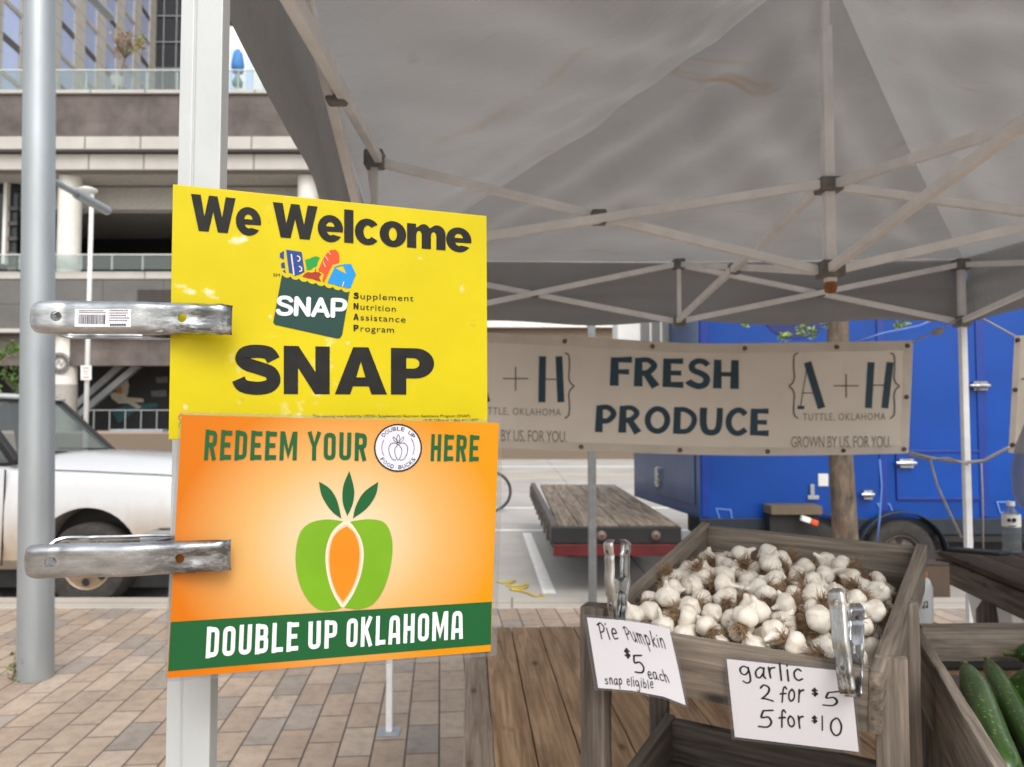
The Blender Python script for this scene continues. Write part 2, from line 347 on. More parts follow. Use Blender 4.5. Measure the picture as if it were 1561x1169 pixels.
M['concrete'] = m_concrete('tower_concrete', (.47,.435,.385), (3, 1.8, .04, 1, 2), .4); M['brown_wall'] = m_concrete('brown_stone_wall', (.155,.13,.12), (2.4, .9, .004, 0, 2), 1.6)
M['cornice'] = m_concrete('pale_cornice', (.52,.49,.455), (2.9, 9, .05, 0, 2), .4); M['soffit'] = mat('soffit', (.42,.395,.365), .8); M['grey_wall'] = m_concrete('grey_panel_wall', (.15,.145,.14), (3.2, 1.3, .02, 0, 2), .7)
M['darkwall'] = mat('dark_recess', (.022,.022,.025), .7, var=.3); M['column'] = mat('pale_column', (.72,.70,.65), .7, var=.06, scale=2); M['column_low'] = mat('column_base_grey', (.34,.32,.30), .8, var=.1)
M['winglass'] = mat('window_glass', (.50,.58,.82), .25, .35, var=.05, scale=.3); M['post_steel'] = mat('sign_post_steel', (.20,.21,.215), .5, .5, var=.15, scale=12); M['darkglass'] = mat('dark_glass', (.028,.032,.036), .08, .1, var=.2)  # window glass: the reflected sky is put into its pale blue base colour
M['bronze'] = mat('dark_bronze', (.075,.065,.058), .5, var=.2); M['railglass'] = glassy('rail_glass', (.90,.96,.95), .20, .04)
M['blue'] = mat('trailer_blue', (.001,.052,.30), .32, var=.16, scale=1.5, spec=.35, bmp=.35, bscale=2.2); M['blue_reflecting'] = mat('trailer_nose_reflection_blue', (.05,.09,.20), .22, .2, var=.12, scale=2)  # trailer nose: its reflection is put into the paler grey-blue
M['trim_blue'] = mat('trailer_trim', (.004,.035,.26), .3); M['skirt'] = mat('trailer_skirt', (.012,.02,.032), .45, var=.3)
M['white_car'] = m_paint_dirty('white_car_paint', (.56,.57,.585), (.38,.29,.20), .50, 1.06, .18); M['carglass'] = glassy('car_glass', (.72,.80,.78), .30, .03)
M['deck'] = wood('trailer_deck_wood', (.10,.075,.055), (.40,.325,.26), .9, False, .45, .3); M['rail_steel'] = mat('trailer_rail', (.10,.085,.075), .7, .2, var=.4, scale=9); M['red'] = mat('dark_red_paint', (.10,.006,.008), .5, var=.3)
M['bark'] = m_bark('tree_bark') if True else mat('tree_bark', (.15,.115,.085), .9, var=.65, scale=9, bmp=1.0, bscale=40, stretch=(1,1,.3))
M['leaf'] = mat('green_leaf', (.09,.17,.025), .55, var=.4, scale=1.2); M['leaf_dry'] = mat('dry_leaf', (.36,.25,.15), .8, var=.3, scale=1); M['leaf_lime'] = mat('lime_leaf', (.20,.28,.03), .6, var=.3)
M['rope'] = mat('grey_rope', (.36,.34,.31), .9, var=.2, scale=90); M['blue_rope'] = mat('blue_cord', (.10,.20,.55), .7); M['strap'] = mat('yellow_strap', (.50,.37,.05), .8)
M['garlic'] = None
def m_garlic():
    m, t, b = nodes('garlic_skin'); v = coords(t, (60, 60, 9)); n = noise(t, v, 1.3, 5, .6, .8); n2 = noise(t, coords(t), 26, 4)
    c = ramp(t, n, [(.25, (.60,.50,.39)), (.5, (.80,.745,.655)), (.75, (.86,.82,.75))]); c = mixc(t, ramp(t, n2, [(.55, (0,0,0)), (.75, (.7,.7,.7))]), c, (.46,.35,.24))
    t.links.new(c, b.inputs['Base Color']); b.inputs['Roughness'].default_value = .48; bump(t, b, n, .35, .0012)
    b.inputs['Subsurface Weight'].default_value = .12; b.inputs['Subsurface Radius'].default_value = (.004,.003,.002); return m
M['garlic'] = m_garlic(); M['root'] = mat('garlic_root', (.27,.175,.10), .9, var=.35, scale=90)
def m_zuke():
    m, t, b = nodes('zucchini_skin'); n = noise(t, coords(t, (5, 60, 60)), 1.6, 4); vo = N(t, 'TexVoronoi'); vo.inputs['Scale'].default_value = 85; t.links.new(coords(t), vo.inputs['Vector'])
    c = ramp(t, n, [(.3, (.016,.05,.009)), (.7, (.06,.125,.024))]); c = mixc(t, ramp(t, vo.outputs['Distance'], [(.12, (.75,.75,.75)), (.26, (0,0,0))]), c, (.26,.36,.10))
    t.links.new(c, b.inputs['Base Color']); b.inputs['Roughness'].default_value = .3; bump(t, b, n, .2, .002); return m
M['zuke'] = m_zuke(); M['zstem'] = mat('zucchini_stem', (.13,.15,.06), .7, var=.4, scale=60)
def m_yellow():
    m, t, b = nodes('yellow_sign'); v = coords(t, rnd=False); n1 = noise(t, v, 9, 5); n2 = noise(t, v, 34, 6, .7); n3 = noise(t, v, 6.5, 2)
    c = ramp(t, n1, [(.3, (0.5394,0.4350,0.0026)), (.7, (0.6090,0.5046,0.0043))]); mk = N(t, 'Math', operation='MULTIPLY')
    t.links.new(ramp(t, n2, [(.56, (0,0,0)), (.70, (1,1,1))]), mk.inputs[0]); t.links.new(ramp(t, n3, [(.53, (0,0,0)), (.68, (1,1,1))]), mk.inputs[1])
    c = mixc(t, mk.outputs[0], c, (.80,.78,.62)); n5 = noise(t, v, 70, 3); c = mixc(t, ramp(t, n5, [(.70, (0,0,0)), (.76, (.6,.6,.6))]), c, (.48,.36,.02))
    t.links.new(c, b.inputs['Base Color']); b.inputs['Roughness'].default_value = .45; b.inputs['Specular IOR Level'].default_value = .2; bump(t, b, noise(t, v, 45, 4), .12, .0015); return m
M['yellow'] = m_yellow()
def m_orange():                              # the printed ground: pale round centre fading to orange
    m, t, b = nodes('orange_print'); v = coords(t, (1, 1, 1.15), False); s = N(t, 'SeparateXYZ'); t.links.new(v, s.inputs[0])
    ln = N(t, 'VectorMath', operation='LENGTH'); t.links.new(v, ln.inputs[0]); r = N(t, 'MapRange'); r.inputs['From Max'].default_value = .155; t.links.new(ln.outputs['Value'], r.inputs[0])
    a = ramp(t, r.outputs[0], [(.12, (.64,.53,.36)), (.52, (.60,.345,.115)), (.9, (0.5280,0.1364,0.0018))]); b2 = ramp(t, r.outputs[0], [(.12, (.64,.53,.36)), (.52, (.60,.345,.115)), (.9, (0.5808,0.2332,0.0018))])
    f = N(t, 'MapRange'); f.inputs['From Min'].default_value = -.12; f.inputs['From Max'].default_value = .12; t.links.new(s.outputs[0], f.inputs[0])
    t.links.new(mixc(t, f.outputs[0], a, b2), b.inputs['Base Color']); b.inputs['Roughness'].default_value = .4; b.inputs['Specular IOR Level'].default_value = .2; bump(t, b, noise(t, v, 30, 3), .06, .001); return m
M['orange'] = m_orange()
for k, c in dict(p_green=(.004,.085,.02), p_apple=(.145,.32,.006), p_orange=(.68,.20,.003), p_cream=(.68,.57,.43), p_white=(.72,.73,.76), p_bag=(.012,.048,.04), p_blue=(.012,.05,.24),
                 p_leaf=(.015,.27,.05), p_bread=(.62,.07,.018), p_red=(.33,.025,.013), p_milk=(.01,.24,.60), p_lilac=(.60,.59,.68), marker=(.02,.025,.02)).items():
    M[k] = mat(k, c, .5, var=.06, scale=30, spec=.3)

# ------------------------------------------------------------------ lettering
def arc(cx, cy, rx, ry, a0, a1, n=12): return [(cx + rx*math.cos(R(a0+(a1-a0)*i/n)), cy + ry*math.sin(R(a0+(a1-a0)*i/n))) for i in range(n+1)]
def rnd(p, r, closed=False):
    out = []; n = len(p)
    for i in range(n):
        if not closed and i in (0, n-1): out.append(p[i]); continue
        a, b, c = V(p[i-1]), V(p[i]), V(p[(i+1) % n]); q = min(r, (a-b).length/2, (c-b).length/2); s, e = b+(a-b).normalized()*q, b+(c-b).normalized()*q
        out += [tuple(s*(1-t)**2 + b*2*t*(1-t) + e*t*t) for t in (0,.25,.5,.75,1)]
    return out
def smooth_path(p, k=5):
    if len(p) < 3: return p
    q = [p[0]] + list(p) + [p[-1]]; out = []
    for i in range(1, len(q)-2):
        a, b, c, d = (V(x) for x in q[i-1:i+3])
        for j in range(k):
            t = j/k; out.append(tuple(.5*(2*b + (c-a)*t + (2*a-5*b+4*c-d)*t*t + (3*b-a-3*c+d)*t**3)))
    return out + [tuple(p[-1])]
def ribbon(p, w, closed=False, cap=False):
    p = [V(x) for x in p]; n = len(p); L = []; Rr = []; ws = w if isinstance(w, (list, tuple)) else None
    for i in range(n):
        a = p[(i-1) % n] if (closed or i) else None; c = p[(i+1) % n] if (closed or i < n-1) else None
        t1 = (p[i]-a).normalized() if a is not None else None; t2 = (c-p[i]).normalized() if c is not None else None
        t1 = t1 or t2; t2 = t2 or t1; tt = t1+t2; tt = tt.normalized() if tt.length > 1e-6 else t1
        nn = V((-tt.y, tt.x)); k = 1/max(.45, nn.dot(V((-t1.y, t1.x)))); hw = (ws[0]+(ws[1]-ws[0])*i/(n-1) if ws else w)/2
        L.append(p[i]+nn*hw*k); Rr.append(p[i]-nn*hw*k)
    vs = L + Rr; fs = [(i, (i+1) % n, n+(i+1) % n, n+i) for i in range(n if closed else n-1)]
    if cap and not closed:
        for i, s in ((0, -1), (n-1, 1)):
            t = (p[1]-p[0]).normalized() if i == 0 else (p[-1]-p[-2]).normalized(); nn = V((-t.y, t.x)); hw = (L[i]-Rr[i]).length/2; b = len(vs)
            q = [p[i] + nn*hw*math.cos(R(a)) + t*s*hw*math.sin(R(a)) for a in range(0, 181, 30)]; vs += q; fs.append(tuple(range(b, b+len(q))))
    return [tuple(v) for v in vs], fs
COND = {  # condensed block capitals: width, strokes
 'R': (.5, [[(.1,0),(.1,1)], rnd([(.1,.9),(.4,.9),(.4,.5),(.1,.5)],.12), [(.26,.5),(.41,0)]]), 'E': (.46, [[(.1,0),(.1,1)], [(.1,.9),(.45,.9)], [(.1,.51),(.40,.51)], [(.1,.1),(.45,.1)]]),
 'D': (.5, [[(.1,0),(.1,1)], rnd([(.1,.9),(.4,.9),(.4,.1),(.1,.1)],.14)]), 'M': (.70, [[(.1,0),(.1,1)], [(.6,0),(.6,1)], [(.13,.97),(.35,.22),(.57,.97)]]),
 'Y': (.5, [[(.06,1),(.25,.45),(.44,1)], [(.25,.5),(.25,0)]]), 'O': (.5, [('c', rnd([(.1,.1),(.1,.9),(.4,.9),(.4,.1)],.14,True))]), 'U': (.5, [rnd([(.1,1),(.1,.1),(.4,.1),(.4,1)],.14)]),
 'H': (.5, [[(.1,0),(.1,1)], [(.4,0),(.4,1)], [(.1,.5),(.4,.5)]]), 'B': (.51, [[(.1,0),(.1,1)], rnd([(.1,.9),(.39,.9),(.39,.53),(.1,.53)],.12), rnd([(.1,.53),(.41,.53),(.41,.1),(.1,.1)],.12)]),
 'L': (.44, [[(.1,0),(.1,1)], [(.1,.1),(.43,.1)]]), 'P': (.5, [[(.1,0),(.1,1)], rnd([(.1,.9),(.4,.9),(.4,.45),(.1,.45)],.12)]), 'K': (.52, [[(.1,0),(.1,1)], [(.42,1),(.17,.47)], [(.22,.58),(.44,0)]]),
 'A': (.52, [rnd([(.09,0),(.13,.9),(.39,.9),(.43,0)],.12), [(.12,.3),(.40,.3)]]), ' ': (.22, [])}
DISP = {  # heavy flared display capitals: strokes carry their own width
 'F': (.66, [([(.14,0),(.14,1)],(.27,.23)), ([(.14,.91),(.66,.93)],(.16,.22)), ([(.14,.5),(.58,.5)],(.15,.19))]),
 'R': (.78, [([(.13,0),(.13,1)],(.26,.22)), (smooth_path([(.13,.92),(.42,.93),(.6,.74),(.42,.5),(.2,.47)]),(.17,.2)), ([(.34,.5),(.66,0)],(.2,.27))]),
 'E': (.66, [([(.14,0),(.14,1)],(.25,.23)), ([(.14,.91),(.62,.92)],(.16,.2)), ([(.14,.5),(.57,.5)],(.16,.18)), ([(.14,.09),(.64,.09)],(.17,.22))]),
 'S': (.72, [(smooth_path([(.64,.8),(.5,.92),(.3,.93),(.16,.8),(.2,.62),(.45,.5),(.6,.36),(.56,.14),(.36,.06),(.12,.16),(.05,.24)]),(.18,.22))]),
 'H': (.80, [([(.14,0),(.14,1)],(.26,.22)), ([(.66,0),(.66,1)],(.26,.22)), ([(.14,.5),(.66,.5)],(.15,.15))]),
 'P': (.72, [([(.13,0),(.13,1)],(.26,.22)), (smooth_path([(.13,.92),(.42,.93),(.61,.7),(.44,.45),(.2,.42)]),(.18,.2))]),
 'O': (.90, [('c',[(.45+.33*math.cos(a*.2617),.5+.42*math.sin(a*.2617)) for a in range(24)],.2)]),
 'D': (.82, [([(.14,0),(.14,1)],(.25,.23)), (smooth_path([(.14,.91),(.42,.90),(.68,.7),(.70,.4),(.50,.12),(.14,.09)]),(.18,.19))]),
 'U': (.80, [(smooth_path([(.13,1),(.13,.45),(.22,.14),(.42,.07),(.60,.16),(.67,.45),(.68,1)]),(.24,.2))]),
 'C': (.76, [(smooth_path([(.68,.78),(.52,.92),(.32,.9),(.14,.68),(.13,.35),(.28,.12),(.48,.07),(.70,.22)]),(.2,.2))]), ' ': (.3, [])}
ROUND = {'S': (.72, [smooth_path([(.6,.76),(.5,.87),(.34,.9),(.17,.85),(.12,.7),(.2,.58),(.38,.51),(.56,.42),(.62,.28),(.54,.14),(.36,.09),(.18,.13),(.1,.24)])]),
 'N': (.72, [[(.12,.1),(.12,.9)], [(.12,.9),(.6,.1)], [(.6,.1),(.6,.9)]]), 'A': (.78, [[(.1,.1),(.39,.9)], [(.39,.9),(.68,.1)], [(.24,.34),(.54,.34)]]),
 'P': (.68, [[(.12,.1),(.12,.9)], smooth_path([(.12,.9),(.42,.9),(.58,.82),(.6,.66),(.54,.5),(.42,.44),(.12,.44)])])}
def pl(*p): return smooth_path(list(p))
HAND = {'g': (.62, [pl((.5,.62),(.3,.75),(.08,.55),(.1,.2),(.3,.12),(.5,.4),(.52,.68)), pl((.52,.68),(.55,.1),(.5,-.35),(.3,-.5),(.12,-.38))]),
 'a': (.62, [pl((.5,.62),(.3,.72),(.08,.45),(.12,.1),(.32,.05),(.5,.4)), pl((.5,.7),(.5,.2),(.62,.02))]), 'r': (.45, [[(.1,.7),(.12,0)], pl((.12,.4),(.2,.62),(.42,.7))]),
 'l': (.24, [[(.12,1.1),(.12,0)]]), 'i': (.24, [[(.12,.68),(.12,0)], [(.12,.92),(.13,.97)]]), 'c': (.52, [pl((.46,.6),(.3,.7),(.1,.5),(.1,.18),(.28,.02),(.5,.12))]),
 'f': (.42, [pl((.42,.92),(.3,1.05),(.2,.9),(.18,.4),(.17,0)), [(.0,.55),(.4,.6)]]), 'o': (.55, [pl((.28,.7),(.1,.5),(.1,.15),(.28,.02),(.46,.2),(.46,.52),(.28,.7))]),
 '2': (.6, [pl((.08,.78),(.25,1),(.48,.85),(.42,.5),(.1,.08)), pl((.1,.08),(.3,.1),(.62,.02))]), '5': (.6, [[(.56,1),(.16,.94)], pl((.16,.94),(.12,.55),(.4,.6),(.56,.32),(.42,.04),(.05,.02))]),
 '1': (.25, [[(.12,1),(.12,0)]]), '0': (.62, [pl((.3,1),(.1,.75),(.08,.3),(.28,0),(.5,.15),(.56,.6),(.42,.95),(.3,1))]),
 '$': (.5, [pl((.45,.8),(.25,.92),(.08,.72),(.25,.52),(.45,.32),(.28,.08),(.05,.2)), [(.27,1.1),(.25,-.1)]]),
 'P': (.55, [[(.14,1),(.1,0)], pl((.0,.9),(.3,1.05),(.52,.8),(.4,.52),(.12,.42))]), 'e': (.5, [pl((.08,.38),(.45,.42),(.38,.68),(.18,.66),(.08,.35),(.2,.03),(.48,.1))]),
 'u': (.55, [pl((.08,.68),(.08,.2),(.25,.02),(.44,.3),(.45,.68)), [(.45,.6),(.48,0)]]), 'm': (.78, [[(.08,.68),(.08,0)], pl((.08,.4),(.22,.68),(.36,.55),(.36,0)), pl((.36,.4),(.52,.68),(.66,.55),(.68,0))]),
 'p': (.55, [[(.1,.7),(.08,-.45)], pl((.1,.45),(.3,.72),(.48,.45),(.34,.08),(.1,.15))]), 'k': (.5, [[(.1,1.1),(.1,0)], [(.44,.66),(.14,.34),(.46,0)]]),
 'n': (.55, [[(.1,.68),(.1,0)], pl((.1,.4),(.28,.7),(.45,.5),(.46,0))]), 's': (.46, [pl((.4,.62),(.2,.7),(.1,.52),(.36,.3),(.3,.05),(.04,.08))]),
 'h': (.55, [[(.1,1.1),(.1,0)], pl((.1,.4),(.28,.68),(.44,.5),(.46,0))]), 'b': (.55, [[(.1,1.1),(.1,0)], pl((.1,.4),(.3,.68),(.48,.4),(.32,.02),(.1,.12))]), ' ': (.3, [])}
HEAVY = {  # outlines with holes
 'W': (1.36, [[(0,1),(.3,1),(.41,.42),(.55,1),(.81,1),(.95,.42),(1.06,1),(1.36,1),(1.12,0),(.82,0),(.68,.56),(.54,0),(.24,0)]], []),
 'e': (.79, [arc(.39,.38,.385,.405,-8,180,20)[:] + arc(.39,.38,.385,.405,180,326,16) + [(.50,.20)] + arc(.40,.36,.13,.18,300,190,8) + [(.265,.30),(.772,.30)]], [arc(.39,.44,.125,.14,0,180,10)]),
 'l': (.34, [[(.02,0),(.30,0),(.30,1),(.02,1)]], []), 'c': (.75, [arc(.39,.38,.385,.405,38,322,26) + [(.50,.24)] + arc(.40,.375,.135,.21,305,55,14) + [(.50,.52)]], []),
 'o': (.82, [arc(.41,.38,.405,.405,0,345,24)], [arc(.41,.38,.125,.21,0,345,20)]),
 'm': (1.20, [[(.02,0),(.30,0),(.30,.40)] + arc(.385,.44,.08,.12,180,0,6) + [(.465,0),(.745,0),(.745,.40)] + arc(.83,.44,.08,.12,180,0,6) + [(.91,0),(1.19,0),(1.19,.50)] + arc(.94,.50,.25,.285,0,135,10) + arc(.53,.52,.21,.265,35,140,8) + [(.29,.66),(.29,.77),(.02,.77)]], []),
 'N': (.98, [[(.03,0),(.31,0),(.31,.55),(.64,0),(.93,0),(.93,1),(.65,1),(.65,.46),(.32,1),(.03,1)]], []),
 'A': (1.02, [[(0,0),(.30,0),(.355,.17),(.665,.17),(.72,0),(1.02,0),(.66,1),(.36,1)]], [[(.42,.36),(.60,.36),(.51,.70)]]),
 'P': (.90, [[(.03,0),(.33,0),(.33,.35)] + arc(.52,.675,.355,.325,-90,90,16) + [(.03,1)]], [[(.33,.56)] + arc(.47,.675,.12,.115,-90,90,8) + [(.33,.79)]]),
 ' ': (.34, [], [])}
SSP = smooth_path([(.80,.70),(.70,.84),(.48,.875),(.26,.84),(.185,.72),(.28,.61),(.52,.53),(.74,.44),(.80,.28),(.70,.155),(.46,.115),(.20,.165),(.11,.30)], 4)

def quadmap(surf, q):                        # q: BL BR TL TR in pixels -> (u, v) to a point on the sheet
    BL, BR, TL, TR = (V(p) for p in q)
    def f(u, v, off):
        p = (BL*(1-u)+BR*u)*(1-v) + (TL*(1-u)+TR*u)*v; return surf.at(p.x, p.y, off)
    return f
class Ink:                                   # flat print on a sheet
    def __init__(s, surf, off=.0004, step=.00003): s.s = surf; s.mb = MB(); s.off = off; s.step = step; s.n = 0
    def up(s): s.n += 1; return s.off + s.step*(s.n % 9)
    def strokes(s, txt, font, w, q, track=.1, cap=False):
        tot = sum(font[c][0]+track for c in txt) - track; m = quadmap(s.s, q); x = 0; jr = random.Random(len(txt)*7+len(s.mb.v))
        for c in txt:
            dy, sk, sc = (jr.uniform(-.07,.07), jr.uniform(-.14,.10), jr.uniform(.90,1.10)) if font is HAND else (0, 0, 1)
            for st in font[c][1]:
                closed = False; ww = w
                if isinstance(st, tuple) and st[0] == 'c': closed = True; ww = st[2] if len(st) > 2 else w; st = st[1]
                elif isinstance(st, tuple): st, ww = st
                vs, fs = ribbon(st, ww, closed, cap); o = s.up(); s.mb.add([m((a+sk*b+x)/tot, b*sc+dy, o) for a, b in vs], fs)
            x += font[c][0]+track
        return s
    def heavy(s, txt, q, track=.06):
        font = dict(HEAVY); font['S'] = (.92, None, None); tot = sum(font[c][0]+track for c in txt)-track; m = quadmap(s.s, q); x = 0
        for c in txt:
            o = s.up()
            if c == 'S':
                vs, fs = ribbon(SSP, .27); s.mb.add([m((a+x)/tot, b, o) for a, b in vs], fs)
            else:
                outs, holes = font[c][1], font[c][2]
                if outs:
                    cu = bpy.data.curves.new('glyph', 'CURVE'); cu.dimensions = '2D'; cu.fill_mode = 'BOTH'
                    for lp in outs+holes:
                        sp = cu.splines.new('POLY'); sp.points.add(len(lp)-1); sp.use_cyclic_u = True
                        for k, p in enumerate(lp): sp.points[k].co = (p[0], p[1], 0, 1)
                    s.fromcurve(cu, lambda a, b: m((a+x)/tot, b, o))
            x += font[c][0]+track
        return s
    def fromcurve(s, cu, fn):
        ob = bpy.data.objects.new('glyph', cu); COL.objects.link(ob); bpy.context.view_layer.update()
        me = bpy.data.meshes.new_from_object(ob.evaluated_get(bpy.context.evaluated_depsgraph_get()))
        s.mb.add([fn(v.co.x, v.co.y) for v in me.vertices], [list(p.vertices) for p in me.polygons])
        bpy.data.objects.remove(ob); bpy.data.curves.remove(cu); bpy.data.meshes.remove(me)
    def plain(s, txt, q, track=1.0, y0=0, y1=None):
        cu = bpy.data.curves.new('glyph', 'FONT'); cu.body = txt; cu.size = 1; cu.space_character = track; cu.resolution_u = 3
        ob = bpy.data.objects.new('glyph', cu); COL.objects.link(ob); bpy.context.view_layer.update()
        me = bpy.data.meshes.new_from_object(ob.evaluated_get(bpy.context.evaluated_depsgraph_get())); xs = [v.co.x for v in me.vertices]
        m = quadmap(s.s, q); o = s.up(); x0, x1 = min(xs), max(xs); capH = .70
        s.mb.add([m((v.co.x-x0)/(x1-x0), v.co.y/capH, o) for v in me.vertices], [list(p.vertices) for p in me.polygons])
        bpy.data.objects.remove(ob); bpy.data.curves.remove(cu); bpy.data.meshes.remove(me); return s
    def poly(s, pts):
        o = s.up(); s.mb.poly([s.s.at(x, y, o) for x, y in pts]); return s
    def line(s, pts, w, closed=False, cap=False):
        vs, fs = ribbon(pts, w, closed, cap); o = s.up(); s.mb.add([s.s.at(x, y, o) for x, y in vs], fs); return s
    def build(s, name, m, parent): return s.mb.build(name, M[m] if isinstance(m, str) else m, parent, normals=False)
def tr_(ox, oy, k): return lambda *pts: [(ox+x/k, oy+y/k) for x, y in pts]
def ellipse(cx, cy, rx, ry=None, n=32): return [(cx+rx*math.cos(2*math.pi*i/n), cy+(ry or rx)*math.sin(2*math.pi*i/n)) for i in range(n)]
def qd(T, *p): return T(*p)

def sheet(name, surf, pts, thick, m, parent=None, off=0, label=None, cat=None, bevel=0):
    fr = [surf.at(x, y, off) for x, y in pts]; bk = [p - surf.n*thick for p in fr]; n = len(pts); c = sum(fr, V((0,0,0)))/n
    mb = MB(); mb.add(fr+bk, [list(range(n)), list(range(2*n-1, n-1, -1))] + [(i, (i+1) % n, n+(i+1) % n, n+i) for i in range(n)])
    o = mb.build(name, m, parent, origin=c, bevel=bevel)
    return tag(o, label, cat) if label else o

# ================================================================== THE SETTING: ground, road, kerb
ROAD = -.13
def plane(name, pts, m, z=None):
    mb = MB(); mb.poly([V(p) for p in pts]); o = mb.build(name, m, origin=V(pts[0])); o['kind'] = 'structure'; return o
g = plane('ground', [(-900,-60,-.16), (900,-60,-.16), (900,1500,-.16), (-900,1500,-.16)], M['road'])
rd = plane('road', [(-120,6.9,ROAD), (160,6.9,ROAD), (160,34,ROAD), (-120,34,ROAD)], M['road'])
th = R(5.3)
def rotp(x, y, z=0): return V((x*math.cos(th)-y*math.sin(th), x*math.sin(th)+y*math.cos(th), z))
KY = 6.62                                     # back edge of the kerb
mb = MB(); mb.poly([V((-40,-20,0)), V((40,-20,0)), V((40,KY,0)), V((-40,KY,0))])
pv = mb.build('pavement', M['paver'], origin=(0,0,0)); pv['kind'] = 'structure'
me = pv.data; rotm = Matrix.Rotation(th, 4, 'Z')
me.transform(rotm.inverted()); pv.matrix_basis = rotm
mb = MB(); mb.box((-60,KY,-.3), (60,7.02,.004)); kb = mb.build('kerb', M['kerb'], origin=(0,6.8,0), bevel=.015); kb['kind'] = 'structure'
mb = MB()
def strip(a, b, w, m):
    a, b = V(a), V(b); d = (b-a).normalized(); x = V((-d.y, d.x, 0))*w/2; mb.cur = m; mb.add([a-x, a+x, b+x, b-x], [(0,1,2,3)])
z = ROAD+.004
a, b = PZ(803,812,z), PZ(838,905,z); strip(a, b, .13, 0)
for k in (-3,-2,-1,1,2,3,4): strip(a+V((2.9*k,0,0)), b+V((2.9*k,0,0)), .13, 0)
strip((-30, PZ(800,808,z).y, z), (30, PZ(800,808,z).y, z), .16, 0)
strip((-60, PZ(800,774,z).y, z), (60, PZ(800,774,z).y, z), .16, 0); strip((-60, 24.0, z), (60, 24.0, z), .25, 1); strip((-60, 28.6, z), (60, 28.6, z), .4, 0)
rm = mb.build('road_markings', [M['line_white'], M['line_yellow']], origin=(0,10,z)); rm['kind'] = 'structure'
mb = MB(); mb.box((-120,34,-.3), (160,120,1.0)); pz = mb.build('far_pavement', M['plaza'], origin=(0,34,0)); pz['kind'] = 'structure'

# ------------------------------------------------------------------ podium building across the street
pod = thing('podium_building', 'long podium building with open parking deck, pale cornice and brown stone parapet band', 'building', (-15,40,1))
X0, X1, D = -60, -7.2, 40.0
def zy(y, d=D): return P(0, y, d).z
def bx(name, lo, hi, m, par=pod, bev=0):
    return MB().box(lo, hi).build(name, m, par, bevel=bev, origin=V(lo))
bx('parapet_wall', (X0,D,zy(211)), (X1,D+.5,zy(144)), M['brown_wall'])
bx('coping', (X0,D-.12,zy(144)+.003), (X1,D+.7,zy(138)), M['cornice'])
bx('cornice', (X0,D-.5,zy(233)), (X1,D+.5,zy(213)), M['cornice'], bev=.03)
bx('fascia', (X0,D-.1,zy(260)), (X1,D+.5,zy(236)), M['cornice'])
bx('soffit', (X0,D+.5,zy(262)), (X1,D+16,zy(256)), M['soffit'])
bx('roof_deck', (X0,D+.7,zy(160)), (X1,D+22,zy(146)), M['soffit'])
bx('deck_floor', (X0,D+.3,zy(424)), (X1,D+16,zy(412)), M['cornice'])
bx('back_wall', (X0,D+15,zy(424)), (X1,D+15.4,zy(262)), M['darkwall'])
bx('side_wall', (X1-.3,D,1.0), (X1,D+16,zy(160)), M['grey_wall'])
bx('soffit_beam', (X0,D+2.4,zy(300)), (X1,D+3.2,zy(264)), M['soffit'])
bx('middle_wall', (X0,D+.3,zy(500)), (X1,D+.8,zy(425)), M['grey_wall'])
bx('lower_fascia', (X0,D+.1,zy(507)), (X1,D+.9,zy(500)-.01), M['cornice'])
bx('stone_band', (X0,D+.6,zy(556)), (X1,D+1.2,zy(508)), M['brown_wall'])
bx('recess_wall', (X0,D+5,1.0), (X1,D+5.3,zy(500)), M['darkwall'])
def column(px):
    c = P(px, 640, D+1); c.z = 1.0
    col = MB().lathe(c, (0,0,1), [(.6,0),(.6,zy(585)-1)], 28).build('column_base', M['column_low'], pod, True)
    MB().lathe(c, (0,0,1), [(.575,zy(585)-1),(.575,zy(262)-1)], 28).build('column', M['column'], pod, True)
for px in (-260, 98, 466): column(px)
for z0, y0, y1, nm in ((zy(410), 388, 410, 'deck_railing'), (zy(140), 106, 138, 'terrace_railing')):
    rl = MB().box((X0,D+.1,zy(y1)), (X1,D+.13,zy(y0))).build('glass_panel', M['railglass'], pod)
    MB().box((X0,D+.08,zy(y0)), (X1,D+.15,zy(y0)+.05)).build('handrail', M['offwhite'], pod)
    x = X0
    while x < X1:
        MB().box((x,D+.15,zy(y1)), (x+.07,D+.22,zy(y0))).build('rail_post', M['offwhite'], pod); x += 1.62
dw = bx('dark_window', (X0,D+2,zy(392)), (P(27,300,D+2).x,D+2.2,zy(262)), M['darkglass'])
for k in range(5): bx('louvre', (P(14,300,D+1.8).x,D+1.8,zy(300+k*24)), (P(27,300,D+1.8).x,D+1.95,zy(306+k*24)), M['bronze'])
bx('window_jamb', (P(7,300,D+1.8).x,D+1.7,zy(392)), (P(12,300,D+1.8).x,D+2.0,zy(262)), M['column'])
vt = MB()
for k in range(9): vt.box((P(206,450,D).x,D+.22,zy(474-k*4)), (P(262,450,D).x,D+.29,zy(472-k*4)))
vt.build('vent_grille', M['bronze'], pod)
